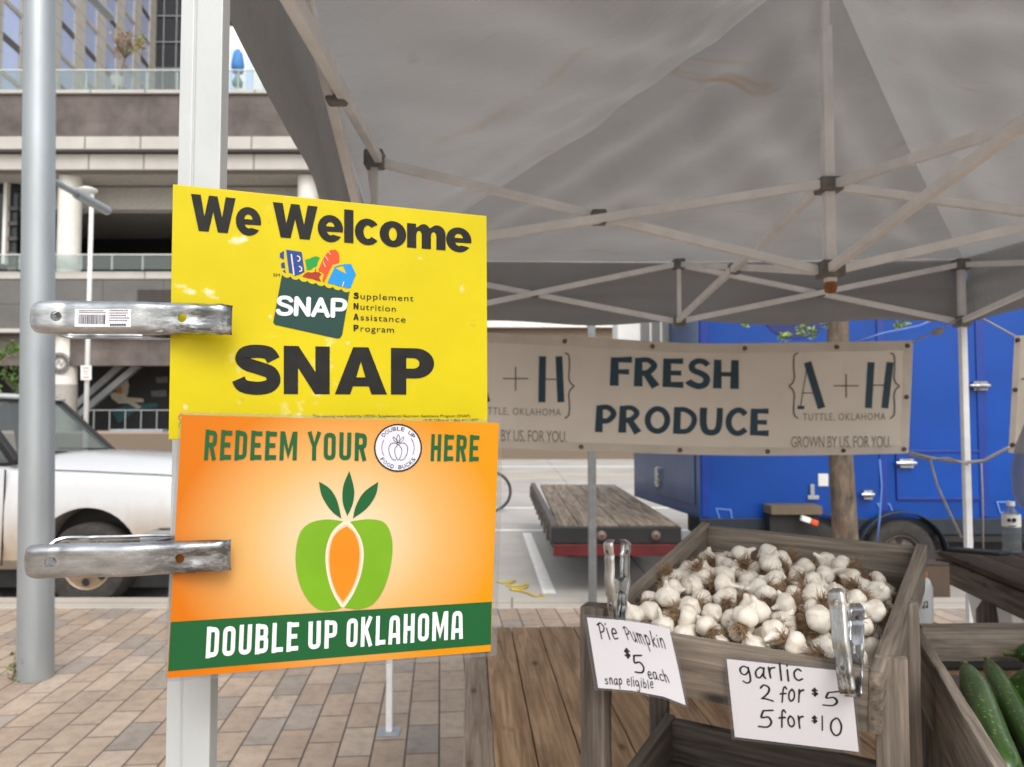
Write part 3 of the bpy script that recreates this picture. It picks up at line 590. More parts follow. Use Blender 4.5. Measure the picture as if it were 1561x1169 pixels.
# stair stringers and the painted wall in the recess
for a, b in (((112,622),(186,556)), ((112,640),(212,556))):
    MB().bar(P(*a, D+3), P(*b, D+3), .30, .34).build('stair_stringer', M['galv'], pod)
wall = Surf(V((-20,D+4.98,2)), V((-10,D+4.98,2)), V((-20,D+4.98,5)))
T = tr_(0, 470, 5.314)
I = Ink(wall, .01, .001); I.poly(T((890,690),(930,680),(990,700),(1040,720),(1160,730),(1165,760),(1090,760),(1150,800),(1110,815),(1040,770),(960,770),(905,730))); I.poly(T((945,690),(940,640),(960,590),(990,550),(1030,560),(1045,620),(1035,700),(1010,715)))
I.build('bird_mural', mat('mural_cream', (.46,.42,.36), .8), pod)
I = Ink(wall, .03, .001); I.poly(T((945,690),(942,640),(962,610),(985,640),(990,690))); I.build('bird_mural_wing', mat('mural_orange', (.38,.17,.05), .8), pod)
I = Ink(wall, .005, .001); I.poly(T((900,830),(1000,790),(1150,775),(1270,765),(1275,800),(1100,830),(960,930))); I.build('leaf_mural', mat('mural_teal', (.03,.11,.12), .8), pod)
I = Ink(wall, .005, .001); I.poly(T((1260,560),(1360,550),(1360,600),(1270,605))); I.poly(T((1220,670),(1350,660),(1350,715),(1230,715))); I.build('cloud_mural', mat('mural_grey', (.13,.135,.15), .8), pod)
I = Ink(wall, .01, .001); I.line([T(q)[0] for q in ellipse(150,530,110,118)], 5, True); I.build('ring_mural', mat('mural_ring', (.22,.21,.20), .8), pod)
cs = Surf(V((P(95,560,D).x,D+.38,3)), V((P(95,560,D).x+1,D+.38,3)), V((P(95,560,D).x,D+.38,4)))
I = Ink(cs, .01, .001)
for k in range(22):
    a = 2*math.pi*k/22; r0, r1 = (9.5, 15.5); I.line([(91+r0*math.cos(a), 554+r0*math.sin(a)), (91+r1*math.cos(a+.1), 554+r1*math.sin(a+.1))], 2.3)
I.line(ellipse(91,554,16.3), .9, True); I.line(ellipse(91,554,8.3), .9, True); I.line([(86,557),(90,549),(93,558),(97,551)], 1.2)
I.build('round_emblem', 'black', pod)
for k in range(9):
    x = P(118+k*24,645,D+1.4).x; MB().box((x,D+1.4,1.0), (x+.045,D+1.45,2.1)).build('street_rail_post', M['galv'], pod)
MB().box((P(112,645,D).x,D+1.38,2.1), (P(330,645,D).x,D+1.46,2.15)).build('street_handrail', M['galv'], pod)

bench = thing('bench', 'pale slab bench on the far pavement in front of the bird mural', 'bench', P(212,655,38))
b0, b1 = P(172,656,38), P(252,656,38)
MB().box((b0.x,37.7,b0.z-.16), (b1.x,38.3,b0.z+.06)).build('seat', M['galv'], bench, bevel=.03)
for f in (.1,.9):
    x = b0.x+(b1.x-b0.x)*f; MB().box((x-.07,37.85,1.0), (x+.07,38.15,b0.z-.163)).build('leg', M['galv'], bench)

# ------------------------------------------------------------------ tower behind
tow = thing('tower_building', 'tall concrete tower with columns of pale blue windows rising behind the podium', 'building', (-50,90,1))
td = V((-.104,1,0)).normalized(); tn = V((td.y,-td.x,0)); TA = V((-41.6-.104*50,50,0))
def tp(d, z, off=0): return TA + td*((d-50)/td.y) + tn*off + V((0,0,z))
cols = [57.0+5.72*k for k in range(10)]; base = 21.0
mb = MB()
def tbox(d0, d1, z0, z1, o0, o1):
    a, b, c, d = tp(d0,z0,o0), tp(d1,z0,o0), tp(d1,z0,o1), tp(d0,z0,o1); h = V((0,0,z1-z0))
    mb.add([a,b,c,d,a+h,b+h,c+h,d+h], [(0,3,2,1),(4,5,6,7),(0,1,5,4),(1,2,6,5),(2,3,7,6),(3,0,4,7)])
for k in range(len(cols)+1):
    d0 = 52 if k == 0 else cols[k-1]+1.6; d1 = cols[k]-1.6 if k < len(cols) else 114; tbox(d0, d1, 1, 78, -.6, 0)
for k in range(len(cols)):
    for j in range(9): tbox(cols[k]-1.6, cols[k]+1.6, base-.45+7.2*j-.001, base+7.2*j, -.6, -.02)
tbox(52, 114, 1, 78, -20, -.7)
mb.build('wall', M['concrete'], tow, origin=(-50,90,1))
def tower_piece(name, m, z0, z1, off):
    mb2 = MB(); a, b = tp(cols[0]-1.6,base+z0,off), tp(cols[0]+1.6,base+z0,off); h = V((0,0,z1-z0)); mb2.add([a,b,b+h,a+h], [(0,1,2,3)])
    o = mb2.build(name, m, tow, origin=tp(cols[0],base+z0,off)); o.data = o.data; return o
protos = [tower_piece('window', M['winglass'], 0, 3.0, -.14), tower_piece('spandrel', M['bronze'], 3.0, 3.75, -.10), tower_piece('window', M['winglass'], 3.75, 6.75, -.14)]
for k in range(len(cols)):
    for j in range(0, 7):
        if k == j == 0: continue
        for pr in protos:
            o = pr.copy(); COL.objects.link(o); o.matrix_basis = Matrix.Translation(td*((cols[k]-cols[0])/td.y) + V((0,0,7.2*j))) @ pr.matrix_basis
gx0, gx1 = P(232,60,113).x, P(300,60,113).x
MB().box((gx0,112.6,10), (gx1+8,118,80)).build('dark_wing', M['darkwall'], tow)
mb = MB()
for k in range(4): mb.box((gx0+k*1.9,112.4,20), (gx0+k*1.9+.12,112.58,80))
for k in range(14): mb.box((gx0,112.42,22+k*4), (gx0+5.6,112.56,22.15+k*4))
mb.build('curtain_grille', M['galv'], tow)

whb = thing('white_building', 'bright white building standing beyond the terrace railing beside the dark tower wing', 'building', (-18,62,1))
wx0, wx1 = P(335,60,62).x, P(520,60,62).x
MB().box((wx0,62,1), (wx1,70,P(0,40,62).z)).build('wall', M['white'], whb)
for k in range(7):
    x = wx0+.9+k*1.35; MB().box((x,61.9,18.6), (x+.55,61.96,P(0,75,62).z)).build('window', M['winglass'], whb)

far = thing('low_building', 'long low beige building with white roof edge beyond the street behind the blue trailer', 'building', (20,60,1))
MB().box((-7,60,-.1), (90,75,P(0,500,60).z)).build('wall', M['plaza'], far); MB().box((-7,59.5,P(0,500,60).z+.01), (90,75.5,P(0,488,60).z)).build('roof', M['white'], far)
MB().box((-5,59.9,3.4), (88,59.97,6.2)).build('window', M['darkglass'], far)

par = thing('parasol', 'tall closed blue parasol standing on the terrace behind the glass railing', 'parasol', P(362,132,42))
c = P(362,132,42); MB().lathe(c, (0,0,1), [(.02,.75),(.30,.8),(.36,1.2),(.30,1.6),(.24,1.9),(.1,2.1),(.02,2.15)], 12).build('canopy', mat('parasol_blue', (.05,.20,.48), .7), par, True)
MB().lathe(c, (0,0,1), [(.03,0),(.26,.02),(.3,.25),(.16,.5),(.05,.75)], 12).build('base', mat('parasol_base_green', (.08,.20,.17), .7), par, True)

# ------------------------------------------------------------------ trees
def leafcloud(name, blobs, n, size, m, parent, rng):
    mb = MB()
    for _ in range(n):
        c, r = rng.choice(blobs); d = V((rng.gauss(0,1), rng.gauss(0,1), rng.gauss(0,1))).normalized()*r*(rng.random()**.45); p = V(c)+d
        a = V((rng.gauss(0,1), rng.gauss(0,1), rng.gauss(0,.6))).normalized(); b = a.orthogonal().normalized(); q = rng.uniform(.6,1.3)*size
        b = (b*math.cos(q*99)+a.cross(b)*math.sin(q*99))
        mb.add([p-a*q, p-a*q*.2+b*q*.42, p+a*q, p-a*q*.2-b*q*.42], [(0,1,2,3)])
    return mb.build(name, m, parent, normals=False)
rng = random.Random(3)
tt = thing('terrace_tree', 'small dry brown tree in a grey pot on the roof terrace', 'tree', P(183,133,42))
c = P(183,130,42)
MB().tube([c, c+V((.1,0,1.0)), c+V((.25,0,1.7))], [.07,.06,.05], 8).build('trunk', M['bark'], tt, True)
mb = MB()
for k in range(16):
    a = rng.uniform(0,6.28); mb.tube([c+V((.22,0,1.5)), c+V((.3+math.cos(a)*.4,math.sin(a)*.4,2.1)), c+V((.35+math.cos(a)*.95,math.sin(a)*.8,rng.uniform(2.3,3.2)))], [.035,.02,.006], 5)
mb.build('branch', M['bark'], tt)
bl = [(c+V((.35+rng.uniform(-.75,.75),rng.uniform(-.5,.5),rng.uniform(1.7,2.9))), rng.uniform(.2,.42)) for _ in range(16)]
leafcloud('crown', bl, 800, .075, M['leaf_dry'], tt, rng); leafcloud('green_foliage', bl[:7], 130, .085, M['leaf_lime'], tt, rng)
pp = P(178,133,41.6); pot = MB().lathe(pp, (0,0,1), [(.01,0),(.28,0),(.36,.5),(.36,.56),(.31,.56),(.30,.5),(.01,.48)], 20).build('planter', M['soffit'], None, 30, origin=pp)
tag(pot, 'grey round planter holding the dry terrace tree', 'planter')

def street_tree(name, label, base, h, r, crown, leafm, n, seed, lean=0):
    rng = random.Random(seed); b = V(base); t = thing(name, label, 'tree', b)
    pts = [b + V((lean*(i/8)**1.5 + .02*math.sin(i*1.7), .02*math.cos(i*1.3), h*i/8)) for i in range(9)]
    MB().tube(pts, [r*(1.25 if i == 0 else 1-.05*i) for i in range(9)], 14).build('trunk', M['bark'], t, True)
    mb = MB(); tips = []
    for k in range(9):
        a = 2.4*k; s = pts[5+k % 4]; e = s + V((math.cos(a)*crown*.8, math.sin(a)*crown*.8, crown*rng.uniform(.25,.9))); mb.tube([s, (s+e)/2+V((0,0,.12)), e], [r*.5,r*.3,r*.1], 6); tips.append(e)
    mb.build('branch', M['bark'], t)
    bl = [(e + V((rng.uniform(-.4,.4),)*3), rng.uniform(.3,.6)*crown*.6) for e in tips for _ in range(3)]
    leafcloud('crown', bl, n, .07, leafm, t, rng); return t, rng
st, rng = street_tree('street_tree', 'street tree with mottled brown trunk in front of the blue trailer', PZ(1283,880,0)*1.0 if False else V((P(1283,640,5.9).x,5.9,0)), 4.5, .10, 1.5, M['leaf'], 2400, 5, -.06)
bl = [(P(x,y,5.5), r) for x, y, r in ((1130,487,.035),(1135,492,.03),(1195,512,.05),(1222,500,.06),(1240,508,.05),(1256,492,.05),(1380,488,.05),(1372,494,.04))]
leafcloud('low_leaves', bl, 120, .028, M['leaf_lime'], st, rng)
mb = MB()
for q in ((1130,487),(1225,500),(1380,488)): mb.tube([V((P(1283,640,5.9).x,5.9,2.75)), P(q[0]*.5+640,455,5.7), P(*q,5.5)], [.02,.012,.004], 5)
mb.build('low_branch', M['bark'], st)
street_tree('bushy_tree', 'bushy green tree across the street by the parked pickup', V((P(-22,640,22).x,22,ROAD)), 3.0, .1, 1.15, M['leaf'], 1500, 8)
bl = [(P(x,y,21), r) for x, y, r in ((5,520,.4),(14,510,.3),(12,536,.3),(24,528,.18),(2,500,.25),(-10,530,.5))]

# ------------------------------------------------------------------ lamps and poles across the street and on the kerb
lp = thing('street_lamp', 'slender pale street lamp with disc head across the street', 'street lamp', (P(131,640,24).x,24,ROAD))
b = V((P(131,640,24).x,24,ROAD)); top = P(129,290,24)
MB().tube([b, V((b.x,24,top.z))], [.075,.065], 12).build('pole', M['offwhite'], lp, True)
MB().lathe(V((b.x-.12,24,top.z-.02)), (0,0,1), [(.02,-.12),(.14,-.1),(.27,.0),(.28,.05),(.18,.1),(.02,.12)], 20).build('lamp_head', M['offwhite'], lp, True)
s_ = Surf(P(131,570,23.85), P(141,570,23.85), P(131,590,23.85))
sg = sheet('parking_sign', s_, [(123,557),(139,557),(139,579),(123,579)], .02, M['white'], None, 0, 'small white parking sign fixed on the slender street lamp', 'sign')
I = Ink(s_, .005, .0004); I.line([(126,561),(136,561)], 1.6); I.line([(126,566),(136,566)], 1.2); I.line([(128,570),(134,570)], 1.2); I.line([(126,575),(136,575)], 1.6); I.build('lettering', mat('sign_red', (.45,.10,.06), .6), sg)

gp = thing('lamp_post', 'thick grey galvanised lamp post rooted in the brick pavement', 'lamp post', PZ(54,1033,0))
b = PZ(54,1033,0); b.z = 0; GX, GY = b.x, b.y
MB().tube([b, b+V((-.126,0,5.6)), b+V((-.126,0,5.62))], [.103,.086,.02], 36).build('pole', M['galv'], gp, 30)
for (px, py, ex, ey, r) in ((85,266,163,321,.035), (140,0,168,25,.035)):
    d1 = 5.72; e = P(ex, ey, d1); s0 = V((GX+.01-.0225*e.z, GY+.09, e.z)); m1 = s0 + (e-s0)*.45
    arm = MB().tube([s0, m1], [.022,.022], 12).build('spotlight_arm', M['galv'], gp, True)
    MB().tube([m1, e, e+(e-m1).normalized()*.01], [r,r,r*.6], 16).build('spotlight', M['galv'], arm, 30)
wd = thing('weed', 'small scruffy weed at the foot of the lamp post', 'weed', PZ(24,1040,0))
bl = [(PZ(30+rng.uniform(-9,6),1036+rng.uniform(-2,3),0)+V((0,0,rng.uniform(.01,.12))), .05) for _ in range(8)]
leafcloud('foliage', bl, 110, .022, mat('weed_leaf', (.13,.14,.05), .8, var=.5, scale=9), wd, rng)

sp = thing('sign_post', 'square galvanised steel post standing behind the banner near the kerb', 'post', (P(902,640,6.7).x,6.7,0))
x = P(902,640,6.7).x; MB().box((x-.034,6.67,0), (x+.034,6.73,3.1)).build('post', M['post_steel'], sp, bevel=.006)
mb = MB()
for k in range(60): mb.lathe((x,6.669,.1+.05*k), (0,-1,0), [(.006,0),(.001,.001)], 8)
mb.build('bolt_holes_pattern', M['bracket'], sp)

# ------------------------------------------------------------------ white pickup at the kerb
def wheel(parent, c, r, w, side, holes=6, rimmat='rim'):
    c = V(c); ax = V((0,side,0)); rr = r*.60
    wh = MB().lathe(c, ax, [(rr,-w/2),(r*.93,-w/2),(r,-w*.36),(r,w*.36),(r*.94,w*.5),(r*.80,w*.54),(rr*1.04,w*.46),(rr,w*.40)], 48).build('wheel', M['tyre'], parent, 35)
    rim = MB().lathe(c, ax, [(rr,w*.40),(rr*.97,w*.44),(rr*.90,w*.40),(rr*.86,w*.25),(rr*.55,w*.30),(rr*.34,w*.40),(rr*.30,w*.46),(rr*.12,w*.50),(.001,w*.51)], 48).build('rim', M[rimmat], wh, 30)
    mb = MB()
    for k in range(holes):
        a = 2*math.pi*k/holes+.35; p = c + V((math.cos(a)*rr*.69, 0, math.sin(a)*rr*.69)) + ax*(w*.285)
        mb.lathe(p, ax, [(rr*.15,-.01),(rr*.15,.006),(.001,.006)], 16)
    mb.build('vent_pattern', M['black'], wh)
    return wh
TX, TY0, TW = -2.98, 7.15, 1.96              # nose x, near side y, width
tk = thing('pickup_truck', 'dusty white pickup truck parked along the kerb beyond the grey lamp post', 'pickup truck', (-5.2,TY0+TW/2,ROAD))
TC = TY0 + TW/2
st_ = [  # x behind the nose, half-width, hood/edge height, crown height
 (0.0,.86,.97,1.05),(.05,.90,1.03,1.13),(.14,.93,1.06,1.185),(.30,.95,1.075,1.225),(.6,.97,1.09,1.25),(1.0,.975,1.11,1.275),(1.4,.98,1.125,1.285),(1.62,.98,1.135,1.27),
 (1.75,.98,1.15,1.20),(2.6,.98,1.17,1.19),(3.45,.98,1.17,1.19),(3.5,.98,1.25,1.26),(5.5,.98,1.25,1.26),(5.58,.95,1.24,1.25)]
mb = MB(); vs = []; nb = 0
for (x, hw, ze, zc) in st_:
    half = [(hw*.86,.20),(hw*.96,.30),(hw*.995,.48),(hw,.66),(hw*.998,.80),(hw*.975,ze-.16),(hw*.962,ze-.07),(hw*.93,ze-.015),(hw*.86,ze+.02),(hw*.62,zc-.03),(hw*.3,zc-.005),(0,zc)]
    if x < .42: half = [(y, max(z, .56+.02*i)) for i, (y, z) in enumerate(half[:5])] + half[5:]
    if x > 1.7: half[9:] = [(hw*.62,zc),(hw*.3,zc),(0,zc)]
    ring = [(-y, z) for y, z in half] + [(y, z) for y, z in half[-2::-1]]
    nb = len(ring); vs += [V((TX-x, TC+y, z)) for y, z in ring]
fs = [(i*nb+k, i*nb+(k+1) % nb, (i+1)*nb+(k+1) % nb, (i+1)*nb+k) for i in range(len(st_)-1) for k in range(nb)]
fs += [tuple(range(nb)), tuple(range((len(st_)-1)*nb, len(st_)*nb))]
mb.add(vs, fs); body = mb.build('body', M['white_car'], tk, 40)
WX, WR = -3.93, .385
for wx in (WX, WX-3.4):
    cut = MB().lathe((wx, TY0-.4, ROAD+WR+.05), (0,1,0), [(.001,0),(.485,0),(.485,2.8),(.001,2.8)], 40).build('cutter', None); boolean(body, cut)
body.data.shade_smooth(); body.data.set_sharp_from_angle(angle=R(32))
for wx in (WX, WX-3.4):
    for yy, sd2 in ((TY0+.14,-1),(TY0+TW-.14,1)): wheel(tk, (wx,yy,ROAD+WR), WR, .26, sd2)
    MB().box((wx-.56,TY0+.30,.05), (wx+.56,TY0+TW-.30,.92)).build('wheel_well', M['black'], tk)
MB().box((-8.4,TY0+.2,.02),(-3.2,TY0+TW-.2,.21)).build('chassis', M['black'], tk)
MB().box((TX-.46,TY0+.03,.47),(TX+.06,TY0+TW-.03,.575)).build('bumper', mat('grey_bumper', (.30,.29,.28), .5, .2), tk, bevel=.02)
MB().box((TX-.40,TY0+.12,.22),(TX-.02,TY0+TW-.12,.468)).build('air_dam', M['black'], tk, bevel=.03)
MB().box((TX-.10,TY0+.10,.70),(TX+.012,TY0+.5,.88)).build('headlight', M['carglass'], tk, bevel=.02)
# cab
cab = [(1.66,.90,1.20),(2.26,.72,1.83),(3.38,.72,1.84),(3.46,.90,1.20)]
def cp(i, s, dx=0, dz=0): x, hw, z = cab[i]; return V((TX-x+dx, TC+s*hw, z+dz))
mb = MB()
for s in (-1,1):
    for i, j in ((0,1),(2,3)): mb.bar(cp(i,s), cp(j,s), .075, .075)
    mb.bar(cp(1,s), cp(2,s), .08, .06); mb.bar(V((TX-2.75,TC+s*.90,1.18)), V((TX-2.75,TC+s*.725,1.82)), .09, .06); mb.build('pillar_frame', M['black'], tk, bevel=.012); mb = MB()
def rooffn(u, v): return V((TX-2.18-1.30*u, TC+(v-.5)*2*.765, 1.845+.055*math.sin(math.pi*min(1,max(0,u)))**.5*(1-(2*v-1)**4)))
MB().grid(rooffn, 14, 10).build('roof', M['white_car'], tk, True, solid=-.03)
MB().poly([cp(0,-1,.01,.01),cp(0,1,.01,.01),cp(1,1,.01,0),cp(1,-1,.01,0)]).build('windscreen', M['carglass'], tk)
MB().poly([cp(3,-1,-.01),cp(3,1,-.01),cp(2,1,-.01),cp(2,-1,-.01)]).build('rear_window', M['carglass'], tk)
for s in (-1,1): MB().poly([cp(0,s),V((TX-2.72,TC+s*.90,1.2)),V((TX-2.72,TC+s*.725,1.81)),cp(1,s)]).build('side_window', M['carglass'], tk)
MB().box((TX-2.25,TC-.86,1.0),(TX-1.75,TC+.86,1.205)).build('dashboard', M['black'], tk, bevel=.03)
mb = MB(); mb.bar(V((TX-1.66,TC-.1,1.265)), V((TX-1.80,TC-.82,1.30)), .02); mb.bar(V((TX-1.66,TC+.72,1.265)), V((TX-1.80,TC,1.30)), .02); mb.bar(V((TX-1.62,TC-.9,1.215)), V((TX-1.62,TC+.9,1.215)), .06, .03)
mb.build('wiper', M['black'], tk)
for s in (-.42,.42):
    MB().box((TX-2.95,TC+s-.25,.9),(TX-2.78,TC+s+.25,1.40)).build('seat', M['bracket'], tk, bevel=.05)
hsm = MB().tube([V((TX-x, TC-hw*.90, ze+.008)) for (x, hw, ze, zc) in st_[2:8]], .007, 6); hsm.build('hood_seam', M['bracket'], tk)
dl = MB(); x1 = TX-1.72; dl.bar((x1,TY0-.002,.26),(x1,TY0+.012,1.14),.012,.01); dl.build('door_seam', M['black'], tk)
mir = MB().box((TX-1.98,TY0-.22,1.14),(TX-1.86,TY0-.01,1.34)).build('wing_mirror', M['black'], tk, bevel=.03)

# ------------------------------------------------------------------ bicycle
bc = thing('bicycle', 'black bicycle parked on the road behind the orange sign', 'bicycle', (-.5,14.6,ROAD))
c0 = P(749,735,14.6); r = .36; c0.z = ROAD+r+.02
for c in (c0, c0-V((1.02,0,0))):
    wh = MB().tube([c+V((r*math.cos(2*math.pi*k/40),0,r*math.sin(2*math.pi*k/40))) for k in range(41)], .028, 8, False).build('wheel', M['tyre'], bc, True)
    mb = MB()
    for k in range(14): a = 2*math.pi*k/14; mb.tube([c, c+V((r*math.cos(a),0,r*math.sin(a)))], .002, 4)
    mb.build('spoke_pattern', M['galv'], wh)
mb = MB(); s_t, bb, hd = c0+V((-.72,0,.50)), c0+V((-.58,0,-.06)), c0+V((-.2,0,.46))
for a, b in ((s_t,bb),(s_t,hd),(bb,hd),(s_t,c0-V((1.02,0,0))),(bb,c0-V((1.02,0,0))),(hd,c0),(hd,hd+V((-.03,0,.14)))): mb.tube([a,b], .016, 8)
mb.build('frame', M['black'], bc, True)
MB().box(s_t+V((-.14,-.06,.06)), s_t+V((.12,.06,.11))).build('saddle', M['black'], bc, bevel=.02)
MB().tube([hd+V((0,-.28,.16)), hd+V((-.03,0,.15)), hd+V((0,.28,.16))], .014, 8).build('handlebar', M['black'], bc)

# ------------------------------------------------------------------ flatbed trailer
fb = thing('flatbed_trailer', 'flatbed trailer with worn plank deck and dark red rear edge beside the blue trailer', 'trailer', (1.0,10,ROAD))
DZ = .56
nl, fl = PZ(851,801,DZ), PZ(816,738,DZ); DX0, DX1, DY0, DY1 = nl.x, 1.66, nl.y, fl.y
k = int((DX1-DX0)/.2)
for i in range(k):
    w = (DX1-DX0)/k; x = DX0+w*(i+.5)
    board('deck_plank', (x,DY0+.05,DZ-.02), (x,DY1-.05,DZ-.02), w-.008, .04, (1,0,0), M['deck'], fb, .003, .003)
sx = (fl.x-nl.x)
mb = MB(); mb.bar((DX0-.04,DY0,DZ-.06),(DX0-.04+sx,DY1,DZ-.06), .07, .17); mb.bar((DX0-.02,DY0+.02,DZ-.2),(DX0+sx-.02,DY1,DZ-.2), .05, .05)
mb.build('side_rail', M['rail_steel'], fb, bevel=.006)
mb = MB()
for i in range(9): f = (i+.5)/9; mb.box((DX0-.10+sx*f,DY0+(DY1-DY0)*f,DZ-.19),(DX0-.076+sx*f,DY0+(DY1-DY0)*f+.08,DZ-.02))
mb.build('stake_pocket_pattern', M['rail_steel'], fb)
MB().box((DX0-.07,DY0-.05,DZ-.17),(DX1,DY0+.03,DZ-.01)).build('rear_beam', M['black'], fb, bevel=.008)
MB().box((DX0-.05,DY0-.056,DZ-.29),(DX1,DY0+.02,DZ-.175)).build('red_beam', M['red'], fb, bevel=.005)
for x in (DX0+.42, DX0+.95): MB().lathe((x,DY0-.058,DZ-.09),(0,-1,0),[(.05,0),(.045,.02),(.01,.025)],16).build('tail_lamp', mat('dim_lamp', (.16,.10,.085), .4), fb, True)
for y in (9.9, 10.8):
    for x, sd2 in ((DX0+.28,-1),(DX1-.2,1)): wheel(fb, (x,y,ROAD+.27), .27, .2, sd2, 5, 'rail_steel')

# ------------------------------------------------------------------ blue enclosed trailer
bt = thing('enclosed_trailer', 'large bright blue enclosed trailer with chrome latches parked behind the banner', 'trailer', (4.5,9,ROAD))
BY = 8.0; BZ0, BZ1 = P(0,790,BY).z, 3.15; BXa = P(1066,640,BY).x; BXb = 7.8; fc = P(966,640,10.3)
mb = MB(); base_ = [V((BXa,BY,0)), V((BXb,BY,0)), V((BXb,10.3,0)), V((fc.x,10.3,0))]
mb.add([p+V((0,0,BZ0)) for p in base_]+[p+V((0,0,BZ1)) for p in base_], [(0,1,2,3),(4,5,6,7),(0,1,5,4),(1,2,6,5),(2,3,7,6)])
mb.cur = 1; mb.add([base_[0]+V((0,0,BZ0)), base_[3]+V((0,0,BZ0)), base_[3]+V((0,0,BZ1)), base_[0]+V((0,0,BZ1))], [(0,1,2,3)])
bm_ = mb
bo = bm_.build('body', [M['blue'], M['blue_reflecting']], bt, origin=(4.5,9,1.3))
def on(px, py, dy=0): return P(px, py, BY-dy)
def flat(name, x0, y0, x1, y1, m, t=.02, par=bt, bev=.004, g0=.001):
    a, b = on(x0,y1), on(x1,y0); return MB().box((a.x,BY-g0-t,a.z),(b.x,BY-g0,b.z)).build(name, m, par, bevel=bev)
for px in (1342, 1494, 1620): flat('seam_trim', px, 440, px+3, 788, M['trim_blue'], .012)
flat('seam_trim', 1070, 440, 1078, 788, M['trim_blue'], .018)
dr = flat('door', 1369, 690, 1490, 758, M['blue'], .012); 
for q in ((1366,686,1492,690),(1366,758,1492,762),(1366,690,1369,758)): flat('door_trim', *q, M['trim_blue'], .02)
flat('skirt', 1066, 790, 1800, 814, M['skirt'], .03)
flat('skirt_shadow_strip', 1066, 816, 1800, 826, M['black'], .01)  # black strip standing in for the shade below the skirt
def latch(x0, x1, y, par=bt, r=.030):
    a, b = on(x0,y,.06), on(x1,y,.06); mb = MB().tube([a,(a+b)/2,b],[r*.6,r,r*.75],10)
    mb.obox(on((x0+x1)/2,y,.02),(abs(b.x-a.x)*.35,0,0),(0,.02,0),(0,0,r*1.5)); return mb.build('latch', M['chrome'], par, 40)
latch(1478,1509,588); latch(1366,1396,706); latch(1313,1332,754); 
flat('number_plate', 1247, 722, 1262, 741, M['offwhite'], .012); flat('hinge', 1234, 738, 1240, 756, M['galv'], .03); flat('hinge', 1230, 755, 1247, 761, M['galv'], .03)
mb = MB(); nz = V((fc.x-BXa,2.3,0)).normalized(); nn = V((-nz.y,nz.x,0))
p = V((BXa,BY,0))+nz*1.25+V((0,0,.92)); mb.obox(p+nn*.03,nz*.05,nn*.03,(0,0,.12)); mb.build('nose_handle', M['chrome'], bt, bevel=.01)
mb = MB(); mb.obox(V((BXa,BY,0))+nz*.75+nn*.008+V((0,0,1.15)),nz*.62,nn*.006,(0,0,.45)); mb.build('nose_door', M['blue_reflecting'], bt, bevel=.004)
# air conditioner hung on the nose
a0, a1 = P(941,530,8.9), P(1034,486,8.9)
aco = MB().box((a0.x,8.9,a0.z),(a1.x,9.35,a1.z)).build('air_conditioner', M['white'], bt, bevel=.03)
mb = MB()
for i in range(11):
    for (g0, g1) in ((976,990),(993,1006),(1009,1027)): mb.box((P(g0,500,8.9).x,8.885,a0.z+.03+i*.026),(P(g1,500,8.9).x,8.897,a0.z+.043+i*.026))
mb.build('vent_grille', M['bracket'], aco)
for px in (1230, 1366):
    c = on(px, 843); wheel(bt, (c.x,BY-.02,ROAD+.35), .355, .22, -1, 5, 'rail_steel')
    ar = MB(); ar.grid(lambda u, v: V((c.x+.46*math.cos(math.pi*u), BY-.16+.125*v, ROAD+.33+.46*math.sin(math.pi*u))), 20, 2); ar.build('mudguard', M['skirt'], bt, True, solid=.012)
    MB().box((c.x-.44,BY+.14,.05),(c.x+.44,BY+.6,.58)).build('wheel_well', M['black'], bt)
MB().box((BXa+.3,BY+.35,.2),(BXb,9.9,BZ0-.01)).build('underframe', M['black'], bt)
flat('step_box', 1163, 767, 1238, 780, mat('step_brown', (.13,.095,.06), .7), .26); flat('step_recess', 1165, 782, 1236, 822, M['black'], .18)
mk = MB(); mk.bar(on(1221,789,.3), on(1235,794,.3), .055); mk.build('marker_lamp', M['white'], bt, bevel=.01); mk = MB(); mk.bar(on(1235.5,794.2,.3), on(1246,798,.3), .055); mk.build('marker_reflector', mat('marker_orange', (.75,.10,.02), .4), bt, bevel=.01)
ms = Surf(V((3,BY-.004,1)),V((4,BY-.004,1)),V((3,BY-.004,2)))
I = Ink(ms, .004, .0006); I.poly(ellipse(1213,478,50,38)); I.build('roundel_print', mat('roundel_navy', (.008,.02,.16), .4), bt)
def handle_loop(x, y, pts): I.line([(x+a, y+b) for a, b in pts], 2.2, True)
I = Ink(ms, .006, .0006); handle_loop(1092,775,[(0,0),(22,2),(24,16),(6,18)]); handle_loop(1338,768,[(0,0),(18,0),(24,14),(8,14)]); handle_loop(1520,765,[(0,0),(20,0),(16,16),(5,16)]); I.build('handle_outline', mat('handle_pale_blue', (.10,.22,.62), .6), bt)  # flat pale blue outlines drawn for the trailer's handles
far_car = None
white_line = MB().box((on(1380,830).x,9.6,ROAD),(on(1900,830).x,9.9,ROAD+.09)).build('kerb_stone', M['kerb'], None, bevel=.02); tag(white_line, 'pale concrete wheel stop on the road under the blue trailer', 'wheel stop')

# yellow strap lying on the road
def gz(x, y, z=ROAD+.012): return PZ(x, y, z)
stp = MB().tube([gz(*q) for q in smooth_path([(757,886),(770,888),(785,885),(772,892),(790,893),(804,890),(800,896),(778,898),(800,902),(815,908),(832,912),(824,906)], 4)], .011, 6).build('strap', M['strap'], None, True, origin=gz(800,898))
tag(stp, 'crumpled yellow strap lying on the road by the white parking line', 'strap')
st2 = MB().tube([gz(170,928),gz(215,922),gz(262,919)], .014, 6).build('strap', M['strap'], None, True, origin=gz(215,922)); tag(st2, 'thin yellow strap lying straight along the kerb by the pickup wheel', 'strap')

